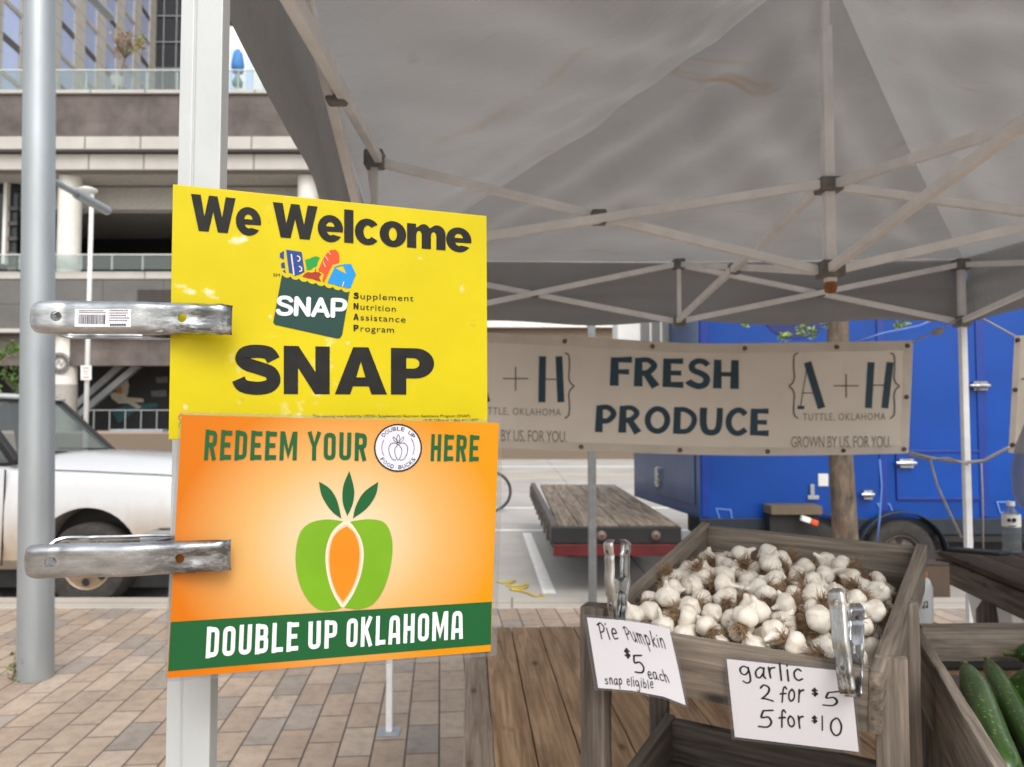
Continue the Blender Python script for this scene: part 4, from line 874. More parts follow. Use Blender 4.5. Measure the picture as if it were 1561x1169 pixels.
# ================================================================== THE TENT
tent = thing('canopy_tent', 'grey market canopy tent on a white aluminium scissor frame over the produce', 'tent', (1,2.4,0))
Z1, Z0 = 2.41, 2.11
FLx = (P(262,640,.685).x + P(329,640,.685).x)/2
LFL = V((FLx, .70, 0)); LBL = V((P(597,640,4.03).x, 4.03, 0)); LBR = V((P(1471,640,3.98).x, 3.98, 0)); LFR = LFL + (LBR-LBL)
def at(p, z): return V((p.x, p.y, z))
ML = P(571,243,2.36); ML.z = 0; ML = V((ML.x,2.36,0)); MBk = V((P(1037,640,3.97).x,3.97,0)); MR = (LBR+LFR)/2; MF = (LFL+LFR)/2
CT = V((P(1270,640,2.4).x, 2.4, 0)); ZU, ZL = P(1268,283,2.4).z, P(1268,411,2.4).z
PEAK = 3.08
# near leg: extruded profile with a groove down its face
hw, y0, y1 = .0192, .685, .7035
prof = [(-hw,y0),(-hw*.30-.0012,y0),(-hw*.30,y0+.002),(-hw*.30+.0012,y0),(hw,y0),(hw,y1),(-hw,y1)]
mb = MB(); n = len(prof); Zt = 2.42
for z in (0, Zt): mb.v += [V((FLx+x, y, z)) for x, y in prof]
mb.f += [[i, (i+1) % n, n+(i+1) % n, n+i] for i in range(n)] + [list(range(n))[::-1], list(range(n, 2*n))]; mb.mi += [0]*(n+2)
mb.build('leg', M['alu'], tent, bevel=.0012)
MB().box((FLx-.06,.64,0),(FLx+.06,.77,.006)).build('foot_plate', M['bar'], tent)
for L in (LBL, LBR, LFR):
    MB().box((L.x-.016,L.y-.016,0),(L.x+.016,L.y+.016,Z1+.02)).build('leg', M['bar'], tent, bevel=.003)
    MB().box((L.x-.055,L.y-.07,0),(L.x+.055,L.y+.055,.006)).build('foot_plate', M['galv'], tent)
    MB().box((L.x-.023,L.y-.023,1.35),(L.x+.023,L.y+.023,1.43)).build('joint_bracket', M['bracket'], tent, bevel=.004) if L is not LBR else None
def bar(a, b, w=.022, h=.028): MB().bar(a, b, w, h).build('truss_bar', M['bar'], tent, bevel=.003)
def br(p, s=(.03,.03,.03), m='bracket'): MB().box((p.x-s[0],p.y-s[1],p.z-s[2]),(p.x+s[0],p.y+s[1],p.z+s[2])).build('joint_bracket', M[m], tent, bevel=.006)
def scissor(A, Bm, off):                       # one X between a leg and a mid post, the two bars side by side
    d = (Bm-A).normalized(); nrm = V((-d.y, d.x, 0))*off
    bar(at(A,Z1)+nrm, at(Bm,Z0)+nrm); bar(at(A,Z0)-nrm, at(Bm,Z1)-nrm)
    m = (A+Bm)/2; br(at(m,(Z1+Z0)/2), (.02,.02,.02))
for A, Bm in ((LFL,ML),(LBL,ML),(LBL,MBk),(LBR,MBk),(LBR,MR),(LFR,MR),(LFR,MF),(LFL,MF)): scissor(A, Bm, .014)
for L in (LFL, LBL, LBR, LFR): br(at(L,Z1)+V((0,0,.0)),(.034,.034,.028)); br(at(L,Z0),(.034,.034,.028))
for m in (ML, MBk, MR, MF):
    br(at(m,Z1),(.03,.03,.026)); br(at(m,Z0),(.03,.03,.026)); MB().bar(at(m,Z0),at(m,Z1),.02,.02).build('truss_bar', M['bar'], tent)
for m in (ML, MBk, MR, MF):                    # inner trusses out to the centre post
    d = (CT-m).normalized(); nrm = V((-d.y,d.x,0))*.014; e = CT - d*.03
    bar(at(m,Z1)+nrm, at(e,ZL)+nrm); bar(at(m,Z0)-nrm, at(e,ZU)-nrm); q = (m+e)/2; br(at(q,(Z1+Z0+ZU+ZL)/4),(.024,.024,.022))
br(at(CT,ZU),(.036,.036,.022)); br(at(CT,ZL),(.036,.036,.026), 'bracket')
MB().box((CT.x-.016,CT.y-.016,ZL-.04),(CT.x+.016,CT.y+.016,P(1270,40,2.4).z)).build('center_pole', M['bar'], tent, bevel=.003)
MB().box((CT.x-.011,CT.y-.011,P(1270,40,2.4).z),(CT.x+.011,CT.y+.011,PEAK-.02)).build('center_pole', M['bar'], tent, bevel=.002)
MB().lathe((CT.x,CT.y,ZL-.075),(0,0,1),[(.005,0),(.017,.004),(.02,.02),(.016,.036),(.005,.036)],12).build('rusty_knob', M['rust'], tent, 30)
# cloth
out = .06
def corner(L): d = (L-at(CT,0)); d = V((d.x,d.y,0)).normalized(); return at(L+d*out*1.3, Z1+.045)
cs_ = [corner(L) for L in (LFL, LBL, LBR, LFR)]; pk = at(CT, PEAK)
mb = MB()
for i in range(4):
    A, Bc = cs_[i], cs_[(i+1) % 4]
    def panel(u, v, A=A, Bc=Bc, i=i):
        e = A + (Bc-A)*u; e = e + V((0,0,-.012*math.sin(math.pi*u))); p = e + (pk-e)*v
        sag = .075*math.sin(math.pi*min(1,v*1.0))*(math.sin(math.pi*u)**.8) + .035*math.sin(math.pi*v)
        hip = min(u, 1-u); s1, s2 = u*(1-v), (1-u)*(1-v); wr = .034*(math.exp(-s1*6)*math.sin(s1*62+3*v+i)*min(1,s1*14) + math.exp(-s2*6)*math.sin(s2*55+2*v+i*2)*min(1,s2*14))*math.sin(math.pi*v)**.6 + .020*mnoise.noise(V((u*5+i*9, v*7, 0))) + .010*mnoise.noise(V((u*4+v*9+i*5, (u-v)*2.5, 7))) + .006*mnoise.noise(V((u*24+i*9, v*4, 3)))*(1-v)
        return p + V((0,0,-sag+wr*min(1,min(u,1-u)*(1-v)*16)*min(1,v*9)))
    mb.grid(panel, 72, 36)
mb.build('canopy', M['canopy'], tent, True, origin=(CT.x,CT.y,2.4), normals=False)
org = V((CT.x,CT.y,2.4))
lf = Surf(cs_[0], cs_[1], pk); bk = Surf(cs_[1], cs_[2], pk)
for sf, a, b, w, k in ((lf,(655,190),(800,95),.030,.75),(lf,(780,110),(925,-20),.022,.6),(lf,(640,205),(700,165),.05,.35),(bk,(940,300),(965,292),.03,.6),(bk,(925,330),(955,318),.02,.4),(bk,(1328,222),(1408,196),.022,.55),(bk,(1205,318),(1260,316),.03,.35)):
    A_, B_ = sf.at(*a), sf.at(*b); stain(M['canopy'], (A_+B_)/2-org, (B_-A_).normalized(), (B_-A_).length*.6, w*1.7, (.36,.27,.17), k*.65, sf.n)
for q in ((745,192),(632,203),(965,35)): stain(M['canopy'], lf.at(*q)-org, V((1,0,0)), .012, .012, (.85,.85,.82), .9, lf.n)
for i in range(4):
    A, Bc = cs_[i], cs_[(i+1) % 4]; d = (Bc-A).normalized(); nrm = V((-d.y,d.x,0)); Lh = (Bc-A).length
    def vf(u, v, A=A, Bc=Bc, nrm=nrm, i=i):
        p = A + (Bc-A)*u + V((0,0,-.012*math.sin(math.pi*u)+.014)); wv = .020*v*mnoise.noise(V((u*9+i*7,v*.6,1))) + .022*mnoise.noise(V((u*3+i*7,v*5,4)))*math.sin(math.pi*v) + .010*mnoise.noise(V((u*5+i*3,v*11,9)))*math.sin(math.pi*v)
        return p + V((0,0,-(.345+.012*math.sin(u*19+i))*v)) + nrm*(wv + .004)
    MB().grid(vf, 90, 18).build('valance', M['valance'], tent, True, origin=(CT.x,CT.y,2.4), normals=False)

# ------------------------------------------------------------------ banners and cords
BD = 3.86
bs = Surf(P(745,600,BD-.03), P(1385,600,BD), P(745,690,BD-.03))
topc = smooth_path([(672,500),(745,507),(900,514),(1050,523),(1220,522),(1392,519)], 6); botc = smooth_path([(668,676),(765,683),(930,689),(1100,694),(1240,694),(1385,691)], 6)
def bpath(c, t): f = t*(len(c)-1); i = min(int(f), len(c)-2); a, b = V(c[i]), V(c[i+1]); return a+(b-a)*(f-i)
ban = thing('banner', 'long cream vinyl farm banner in navy capitals strung between the back tent legs', 'banner', bs.at(1035,600))
def bpt(u, v, off): a = bpath(topc,u); b = bpath(botc,u); p = a+(b-a)*v; return bs.at(p.x,p.y,off)
def bgrid(u0, u1, v0, v1, off): return lambda u, v: bpt(u0+(u1-u0)*u, v0+(v1-v0)*v, off)
MB().grid(bgrid(0,1,0,1,0), 60, 12).build('vinyl_sheet', M['banner'], ban, True, solid=.0012)
mb = MB()
for q in ((0,1,0,.085),(0,1,.925,1),(.975,1,.085,.925),(0,.025,.085,.925)): mb.grid(bgrid(*q,.002), 40 if q[1]-q[0] > .5 else 3, 2 if q[1]-q[0] > .5 else 10)
mb.build('hem', M['banner_hem'], ban, True, normals=False)
for u in (.012,.10,.175,.35,.525,.70,.858,.985):
    for v in (.045,.962):
        a = bpt(u,v,.004); MB().lathe(a, bs.n, [(.0045,0),(.0105,0),(.011,.003),(.0045,.004)], 14).build('eyelet', M['eyelet'], ban, True)
a = bpt(.987,.5,.004); MB().lathe(a, bs.n, [(.0045,0),(.0105,0),(.011,.003),(.0045,.004)], 14).build('eyelet', M['eyelet'], ban, True)
T = tr_(730, 470, 2.998); I = Ink(bs, .003, .0002)
I.strokes('FRESH', DISP, .2, T((597,353),(1190,368),(600,223),(1192,237)), .07); I.strokes('PRODUCE', DISP, .2, T((530,565),(1327,582),(535,443),(1330,460)), .07)
def logo(I, J, ax, hx, px_, brace, y0, y1, flip):     # brace, A + H, brace
    w = 11.5
    I.line([(ax[0]+13,y0),(ax[1]-5.5,y1)], w); I.line([(ax[0]-2,y1-1),(ax[0]+8,y1-1)], 5)
    I.line([(hx[0]+6+3*flip,y0),(hx[0]+5,y1)], 10.5); I.line([(hx[1]-4+3*flip,y0),(hx[1]-9,y1)] if flip else [(hx[1]-8,y0),(hx[1]-5,y1)], 10.5)
    J.line([(ax[0]+13,y0+2),(ax[0]+2,y1)], 1.6); J.line([(ax[0]+4,y0+47),(ax[1]-14,y0+47)], 1.6)
    J.line([(hx[0]+7,(y0+y1)/2),(hx[1]-8,(y0+y1)/2)], 1.8); J.line([(px_[0]-19,px_[1]),(px_[0]+19,px_[1])], 1.8); J.line([(px_[0],px_[1]-18),(px_[0],px_[1]+18)], 1.8)
    for bx0, dr in brace:
        J.line(smooth_path([(bx0-6*dr,538),(bx0,542),(bx0+1*dr,560),(bx0,575),(bx0+3*dr,584),(bx0+8*dr,588.5),(bx0+3*dr,593),(bx0,602),(bx0+1*dr,618),(bx0,632),(bx0-6*dr,638)],4), 2.1)
J = Ink(bs, .003, .0002); Kk = Ink(bs, .003, .0002)
logo(I, J, (1218,1258), (1319,1358), (1290,588), ((1363,1),(1211,-1)), 552, 622, 1)
logo(I, J, (708,747), (821,860), (786,577), ((867,1),(704,-1)), 543, 613, 0)
I.build('lettering', 'navy', ban); J.build('logo_outline', 'mid', ban)
Kk.plain('TUTTLE, OKLAHOMA', [(1224,641),(1350,640),(1224,630),(1350,629)], 1.15); Kk.plain('TUTTLE, OKLAHOMA', [(726,631),(855,634),(726,620),(855,623)], 1.15)
Kk.plain('GROWN BY US, FOR YOU.', [(1206,682),(1358,682),(1206,665),(1358,664)], .95); Kk.plain('GROWN BY US, FOR YOU.', [(706,671),(864,674),(706,653),(864,657)], .95)
Kk.build('small_lettering', 'thin', ban)
b2s = Surf(P(1545,600,3.8), P(1800,600,3.3), P(1545,690,3.8))
b2 = sheet('banner', b2s, [(1548,512),(1790,500),(1790,705),(1537,690)], .0015, M['banner'], None, 0, 'second cream banner tied to the far side of the back tent leg, mostly cut off', 'banner')
Ink(b2s,.002).line([(1551,513),(1542,690)], 9).build('hem', 'banner_hem', b2)
for q in ((1552,518),(1548,594),(1544,678)): MB().lathe(b2s.at(*q,.003), b2s.n, [(.0045,0),(.0105,0),(.011,.003),(.0045,.004)], 14).build('eyelet', M['eyelet'], b2, True)
I = Ink(b2s, .003, .0002); I.line([(1557,578),(1572,575)], 2); I.line([(1572,552),(1590,622)], 12); I.strokes('FRESH', DISP, .2, [(1620,590),(1790,586),(1620,548),(1790,543)], .07); I.build('lettering', 'navy', b2)
def cord(label, pts, r=.006, m='rope', name='cord'):
    o = MB().tube(pts, r, 8).build(name, M[m], None, True, origin=pts[0]); return tag(o, label, 'cord', None)
L3 = lambda x, y, d=3.95: P(x, y, d)
cord('grey cord tying the upper banner corner up to the back tent leg', [L3(1390,521,BD),L3(1415,511),L3(1440,497),L3(1466,484)], .005)
cord('thick grey cord tying the lower banner corner across to the back tent leg', [L3(1386,690,BD),L3(1420,698),L3(1450,703,3.93),L3(1471,705,3.93),L3(1500,702,3.93),L3(1538,682,3.8)], .008)
cord('thin second strand of cord along the lower banner tie', [L3(1386,693,BD),L3(1412,700),L3(1446,698,3.92),L3(1476,709,3.91)], .004)
cord('loose cord end slanting down from the lower banner tie to the tent leg', [L3(1418,700,3.9),L3(1428,738,3.88),L3(1446,778,3.88),L3(1466,820,3.90)], .006)
cord('thin cord hanging straight down beside the back tent leg', [L3(1496,706,3.9),L3(1498,760,3.9),L3(1499,836,3.9)], .004)
cord('pale blue cord hanging down the trailer side behind the tree trunk', [P(1341,700,7.6),P(1344,740,7.6),P(1341,790,7.6),P(1337,825,7.6)], .009, 'blue_rope')
cord('grey cord slanting from the tent corner to the second banner', [L3(1482,478),L3(1510,492),L3(1550,514,3.8)], .005)
cord('pale blue cord running along above the banner to the tent corner', [P(1310,520,4.6),P(1345,508,4.6),P(1400,497,4.6),P(1436,482,4.6)], .006, 'blue_rope')
a = L3(1430,505); kn = MB().lathe(a,(1,0,.3),[(.002,-.03),(.014,-.02),(.02,0),(.014,.02),(.002,.03)],10).build('cord_knot', M['rope'], None, True, origin=a); tag(kn, 'fat knot in the cord above the banner corner', 'knot')

# ================================================================== THE TWO SIGNS ON THE NEAR LEG
ys = Surf(P(264,281,.655), P(742,329,.758), P(257,670,.655))
yel = sheet('welcome_sign', ys, [(263.5,280.5),(742,329),(743.5,660),(257,670)], .003, M['yellow'], None, 0, 'scuffed yellow benefits welcome sign in heavy black letters clamped to the white tent leg', 'sign', bevel=.0006)
T = tr_(240, 270, 2.945); I = Ink(ys)
yo = yel.matrix_basis.translation
for x, y, L, w, k in ((365,280,.011,.005,.8),(345,290,.008,.004,.6),(390,275,.006,.004,.8),(150,515,.009,.004,.8),(232,512,.007,.005,.9),(250,540,.012,.003,.5),(110,490,.014,.003,.5),(715,975,.010,.003,.35),(1365,500,.004,.007,.4),(505,625,.003,.003,.8),(125,1030,.003,.004,.6),(855,745,.003,.003,.5),(1180,365,.004,.002,.5)):
    q = T((x,y))[0]; stain(M['yellow'], ys.at(*q)-yo, V((.98,.15,-.1)).normalized(), L, w, (.82,.80,.66), k)
I.heavy('We Welcome', T((150,238),(1412,338),(150,74),(1412,202)), .0); I.heavy('SNAP', T((338,972),(1248,976),(338,752),(1248,770)), .05)
I.build('lettering', 'ink', yel)
I = Ink(ys)
for b0, rest, x0, x1, y0_, y1_ in (('S','upplement',880,1150,545,557),('N','utrition',880,1070,592,604),('A','ssistance',880,1114,640,652),('P','rogram',880,1062,690,698)):
    k = (y1_-y0_)/(x1-x0); I.heavy(b0, T((x0,y0_),(x0+24,y0_+24*k),(x0,y0_-28),(x0+24,y0_-28+24*k))); I.plain(rest, T((x0+32,y0_+32*k),(x1,y1_),(x0+32,y0_-27+32*k),(x1,y1_-27)), 1.12)
I.plain("This material was funded by USDA's Supplemental Nutrition Assistance Program (SNAP)", T((697,1078),(1402,1077),(697,1066),(1402,1065))); I.plain('(919) Office at 1-866-411-1877', T((1195,1096),(1440,1096),(1195,1084),(1440,1084)))
I.plain('SM', T((520,445),(550,446),(520,432),(550,433))); I.build('small_lettering', 'ink', yel)
U = tr_(410, 370, 6.787)
scal = []; n = 8
for k in range(n):
    for j in range(6): t = (k+j/6)/n; scal.append((135+700*t, 327+172*t + 22*math.sin(math.pi*j/6)**.7*( 1)))
I = Ink(ys, .0004); I.poly(U(*(scal + [(835,500),(757,955),(735,985),(705,990),(65,848),(45,825),(48,800)]))); I.build('bag_print', 'p_bag', yel)
I = Ink(ys, .0009); I.strokes('SNAP', ROUND, .185, U((64,752),(806,786),(78,540),(808,575)), -.02, True); I.build('bag_lettering', 'p_white', yel)
I = Ink(ys); I.poly(U((178,70),(338,95),(368,298),(330,322),(270,342),(255,318),(208,310)))
for q in ([(155,83),(112,108),(113,150),(155,172)], [(160,195),(125,215),(130,255),(168,265)], [(165,278),(142,292),(178,315)]): I.poly(U(*q))
I.build('carton_print', 'p_blue', yel)
I = Ink(ys, .0008); I.line(U((232,122),(258,330)), 2.2, False, True); I.line(U(*smooth_path([(292,135),(318,150),(318,180),(295,192)])), 1.9); I.line(U(*smooth_path([(310,242),(335,258),(338,285),(315,298)])), 1.9); I.line(U((560,195),(585,250)), 1.2); I.line(U((585,140),(612,185)), 1.2); I.line(U((615,90),(635,122)), 1.2); I.line(U((775,402),(760,452)), 1.4)
I.build('highlight_print', 'p_cream', yel)
I = Ink(ys); I.poly(U((375,175),(425,163),(445,150),(490,138),(528,155),(510,185),(495,240),(455,255),(440,275),(392,283),(385,230))); I.build('leaf_print', 'p_leaf', yel)
I = Ink(ys); I.poly(U((512,275),(535,225),(570,150),(610,95),(640,74),(690,70),(720,100),(730,150),(728,205),(660,225),(625,290),(572,407),(552,395),(568,320),(545,300),(515,292))); I.build('bread_print', 'p_bread', yel)
I = Ink(ys); I.poly(U((345,348),(372,318),(400,303),(440,308),(478,300),(520,305),(545,325),(518,352),(540,402),(490,388),(450,372),(400,365))); I.line(U((480,302),(483,272)), 1.3); I.build('apple_print', 'p_red', yel)
I = Ink(ys); I.poly(U((605,415),(640,335),(680,255),(740,290),(808,323),(770,240),(772,220),(850,218),(900,325),(870,400),(845,468),(800,468),(760,450),(720,448),(680,432))); I.line(U((675,252),(720,238),(778,228)), 1.6); I.build('milk_print', 'p_milk', yel)
I = Ink(ys); I.line(ellipse(277,636,4.5), 1.6, True); I.build('round_print', 'p_bread', yel); I = Ink(ys); I.line(ellipse(277,648,4.5), 1.4, True); I.build('green_round_print', 'p_apple', yel)

os_ = Surf(P(276,632,.628), P(760,645,.718), P(255,1034,.618))
T = tr_(240, 620, 2.7185)
ora = sheet('redeem_sign', os_, T((100,33),(1416,67),(1381,1013),(40,1125)), .0012, M['orange'], None, 0, 'orange paper sign with green fruit emblem clamped below the yellow sign', 'sign')
sheet('laminate_pouch', os_, T((92,20),(1424,56),(1428,300),(1406,1030),(1380,1034),(700,1085),(38,1142),(28,1020),(60,500)), .0003, M['pouch_edge'], ora, -.0016)
Ink(os_, .0003).poly(T((55,892),(1385.5,808),(1382,985),(44,1096))).build('stripe_print', 'p_green', ora)
I = Ink(os_, .0004); I.strokes('REDEEM', COND, .155, T((190,221),(579,222),(198,94),(583,103)), .10); I.strokes('YOUR', COND, .155, T((622,222),(868,224),(624,103),(871,108)), .10); I.strokes('HERE', COND, .155, T((1130,225),(1332,227),(1134,113),(1336,117)), .10); I.build('lettering', 'p_green', ora)
I = Ink(os_, .0007); I.strokes('DOUBLE', COND, .155, T((197,1043),(584,1012),(204,912),(588,890)), .10); I.strokes('UP', COND, .155, T((622,1009),(745,998),(624,891),(748,881)), .10); I.strokes('OKLAHOMA', COND, .155, T((780,1000),(1267,961),(784,876),(1269,842)), .10); I.build('stripe_lettering', 'p_white', ora)
cr = lambda *p: smooth_path(list(p), 5)
I = Ink(os_, .0004); I.poly(T(*cr((768,474),(700,467),(632,482),(590,525),(573,610),(580,700),(610,780),(650,828),(690,845),(740,840),(765,832)), *cr((758,826),(728,775),(704,700),(696,620),(706,560),(730,510),(766,478)))); I.poly(T(*cr((806,474),(880,466),(940,480),(968,530),(974,600),(960,690),(930,770),(890,820),(840,838),(800,836),(772,831)), *cr((778,826),(815,770),(845,690),(855,610),(845,550),(820,505),(800,478)))); I.build('fruit_print', 'p_apple', ora)
I = Ink(os_, .0003); I.line(T(*cr((785,478),(825,515),(848,560),(853,610),(842,690),(812,765),(768,830))), 5.5); I.line(T(*cr((785,478),(742,505),(710,560),(699,620),(708,700),(732,775),(768,830))), 5.5); I.build('pale_outline_print', 'p_cream', ora)
I = Ink(os_, .0007); I.poly(T(*cr((785,495),(820,530),(838,600),(828,690),(800,760),(770,804)), *cr((769,803),(740,760),(718,690),(713,610),(728,545),(755,512),(784,496)))); I.build('seed_print', 'p_orange', ora)
I = Ink(os_, .0004); I.poly(T(*cr((795,265),(815,340),(810,400),(787,453)), *cr((786,450),(768,395),(770,330),(794,268)))); I.poly(T(*cr((670,310),(715,340),(745,390),(762,463)), *cr((760,462),(720,430),(682,370),(670,312)))); I.poly(T(*cr((915,310),(905,365),(868,420),(810,463)), *cr((811,460),(822,412),(855,355),(913,312)))); I.build('leaf_print', 'p_green', ora)
I = Ink(os_, .0004); I.poly(T(*ellipse(997,170,97))); I.build('badge_print', 'p_lilac', ora)
I = Ink(os_, .0006, .00004); I.line(T(*ellipse(997,170,96.5)), 2.2, True); I.line(T(*cr(*[(997+67*math.cos(R(a)),170+67*math.sin(R(a))) for a in range(150,214,12)])), .8); I.line(T(*cr(*[(997+67*math.cos(R(a)),170+67*math.sin(R(a))) for a in range(-35,36,12)])), .8)
I.line(T(*cr((997,155),(975,150),(960,165),(962,195),(975,218),(990,220))), .9); I.line(T(*cr((1000,155),(1020,150),(1036,165),(1034,195),(1020,218),(1004,220))), .9); I.line(T(*cr((998,155),(984,175),(986,200),(998,220),(1010,200),(1012,175),(998,155))), .8)
for q in (((998,150),(992,130),(999,115),(1004,130),(999,150)), ((994,150),(980,138),(977,125),(990,135),(995,150)), ((1003,150),(1018,138),(1021,125),(1008,135),(1002,150))): I.line(T(*cr(*q)), .7)
def around(txt, r_in, r_out, a0, a1, up):
    n = len(txt)
    for k, ch in enumerate(txt):
        if ch == ' ': continue
        a = R(a0+(a1-a0)*k/(n-1)); half = abs(R(a1-a0))/(n-1)*.40; s = half if up else -half
        ri, ro = (r_in, r_out) if up else (r_out, r_in)
        pt = lambda an, rr: (997+rr*math.sin(an), 170-rr*math.cos(an))
        I.plain(ch, T(pt(a-s,ri), pt(a+s,ri), pt(a-s,ro), pt(a+s,ro)))
around('DOUBLE UP', 72, 88, -48, 52, True); around('FOOD BUCKS', 72, 88, 233, 127, False); I.build('badge_lettering', 'ink', ora)

# ------------------------------------------------------------------ spring clamps
def clamp(label, Ha, Hb, nrm, L, w, gh, gj, sticker=False, mats=('chrome','chrome'), ghb=None):
    """Ha handle end, Hb jaw end (mid-plane points), nrm towards the viewer; gh/gj half gaps at handle and jaw"""
    x = (Hb-Ha).normalized(); Mx = frame(Ha, x, nrm); root = thing('spring_clamp', label, 'clamp', M=Mx); L = (Hb-Ha).length
    hx = lambda t: gh+(gj-gh)*t + .004*math.exp(-((t-.52)/.12)**2) + .002*math.exp(-((t-.80)/.05)**2) - .0022*math.exp(-((t-.19)/.02)**2)
    def wid(t):
        e = .5*w*(1-.06*t)
        if t < .09: e *= math.sqrt(max(.0, 1-((.09-t)/.09)**2))*.42+.58 if t > .004 else .55
        if t > .975: e *= .95
        return e
    def topz(t, s): return hx(t) - .0062*abs(s)**8*(1 if t < .9 else 1-.7*(t-.9)/.1) - (.009*((.07-t)/.07)**2 if t < .07 else 0) - (min(.0085,gj*.35)*((t-.945)/.055)**2 if t > .945 else 0) - (.0008 if .925 < t else 0) - .0012*math.exp(-((t-.85)/.07)**2)*math.exp(-(s/.5)**2)
    for side in (1,-1):
        mb = MB(); n, k = 44, 22
        g = lambda u, v: V((L*u, side*wid(u)*(2*v-1), side*topz(u, 2*v-1)))
        mb.grid(g, n, k)
        arm = mb.build('arm', M[mats[0] if side > 0 else mats[1]], root, origin=(0,0,0), solid=.0016)
        arm.matrix_basis = Matrix.Identity(4)
        for t, r in ((.155,.0042),(.775,.0037)):
            cut = MB().lathe((L*t,0,-.2),(0,0,1),[(.0001,0),(r,0),(r,.4),(.0001,.4)],20).build('cutter', None); cut.matrix_basis = Mx.copy(); boolean(arm, cut)
        arm.data.shade_smooth(); arm.data.set_sharp_from_angle(angle=R(42))
        if side > 0 and sticker:
            g2 = lambda a0,a1,b0,b1: (lambda u, v: V((L*(a0+(a1-a0)*u), wid(.5)*(b0+(b1-b0)*v), topz(a0+(a1-a0)*u, b0+(b1-b0)*v)+.0003)))
            st = MB().grid(g2(.25,.535,-.62,.45), 10, 4).build('barcode_sticker', M['card'], root, origin=(0,0,0)); st.matrix_basis = Matrix.Identity(4)
            mb2 = MB(); rr = random.Random(4); q = .27
            g3 = lambda a0,a1,b0,b1: (lambda u, v: V((L*(a0+(a1-a0)*u), wid(.5)*(b0+(b1-b0)*v), topz(a0+(a1-a0)*u, b0+(b1-b0)*v)+.0006)))
            while q < .405:
                d = rr.choice((.0018,.003,.0045)); mb2.grid(g3(q,q+d,-.45,.12), 1, 2); q += d+rr.choice((.002,.003,.004))
            for j, (b, xe) in enumerate(((.22,.40),(.33,.385))):
                q = .27
                while q < xe: d = rr.uniform(.004,.009); mb2.grid(g3(q,q+d,b,b+.05), 1, 1); q += d+.003
            for j in range(5):
                q = .425
                while q < .52-.006*(j % 3): d = rr.uniform(.004,.010); mb2.grid(g3(q,q+d,.33-.15*j,.39-.15*j), 1, 1); q += d+.0035
            q = .43
            for ch in range(7): mb2.grid(g3(q,q+.009,-.56,-.44), 1, 1); q += .012
            o = mb2.build('barcode_print', M['ink'], st, origin=(0,0,0)); o.matrix_basis = Matrix.Identity(4)
        ear = MB()
        for s in (-1,1):
            hp = hx(.56); ear.add([V((L*.44,s*w*.36,side*(hp-.004))),V((L*.68,s*w*.36,side*(hp-.004))),V((L*.60,s*w*.36,-side*.002)),V((L*.52,s*w*.36,-side*.002))], [(0,1,2,3)])
        o = ear.build('side_ear', M[mats[1]], root, origin=(0,0,0), solid=.0014); o.matrix_basis = Matrix.Identity(4)
    o = MB().tube([V((L*.56,-w*.38,0)),V((L*.56,w*.38,0))], .0028, 12).build('pivot_pin', M['chrome'], root, 30, origin=(0,0,0)); o.matrix_basis = Matrix.Identity(4)
    coil = [V((L*.56+.0062*math.cos(a*.35), -w*.30+w*.60*a/110, .0062*math.sin(a*.35))) for a in range(111)]
    o = MB().tube(coil, .0011, 6).build('spring_coil', M['chrome_dull'], root, True, origin=(0,0,0)); o.matrix_basis = Matrix.Identity(4)
    return root
nrm = ys.n
def mid(px, py, s, off): return s.at(px, py, off)
# the front arms lie on the sign faces, the rear arms behind the tent leg
clamp('shiny metal spring clamp with barcode sticker gripping the yellow sign to the leg', P(53,485,.652)+V((0,.012,0)), P(355,488.5,.655)+V((0,.012,0)), V((.06,-1,0)), .16, .0285, .028, .024, True)
clamp('plain shiny metal spring clamp gripping the orange sign to the leg', P(42,854,.622)+V((0,.014,0)), P(351,846,.625)+V((0,.014,0)), V((.06,-1,0)), .16, .0275, .028, .022)

# ================================================================== TABLE, CRATES, PRODUCE
TZ = .70
tab = thing('plank_table', 'long rough plank table of tan and grey boards under the produce crates', 'table', (.8,2.2,0))
dirv = V((-.055,1,0)).normalized(); nx = V((1,.055,0)).normalized()
far_y = PZ(820,957,TZ).y; o0 = PZ(705,1169,TZ)
s0 = o0 + dirv*((.85-o0.y)/dirv.y); Lt = (far_y-.85)/dirv.y; xw = 0; k = 0
rg = random.Random(11)
ws = [.083,.115,.12,.15,.125,.14,.11,.15,.13,.14,.12,.15,.14,.13,.14,.15]
for k, w in enumerate(ws):
    a = s0 + nx*(xw+w/2) + V((0,0,-.016)); board('table_plank', a+dirv*rg.uniform(-.02,.0), a+dirv*(Lt-(.0 if k < 6 else 0)), w-.004, .032, nx, M['palewood'] if k == 0 else M['tanwood'], tab, .003, .0012); xw += w
for fx in (.06, xw-.06):
    for fy in (.1, Lt-.12):
        p = s0+nx*fx+dirv*fy; MB().box((p.x-.045,p.y-.045,0),(p.x+.045,p.y+.045,TZ-.034)).build('leg', M['darkwood'], tab, bevel=.004)
p0, p1 = s0+dirv*(Lt-.06)+V((0,0,-.075)), s0+dirv*(Lt-.06)+nx*xw+V((0,0,-.075)); board('apron', p0, p1, .08, .03, (0,0,1), M['darkwood'], tab)

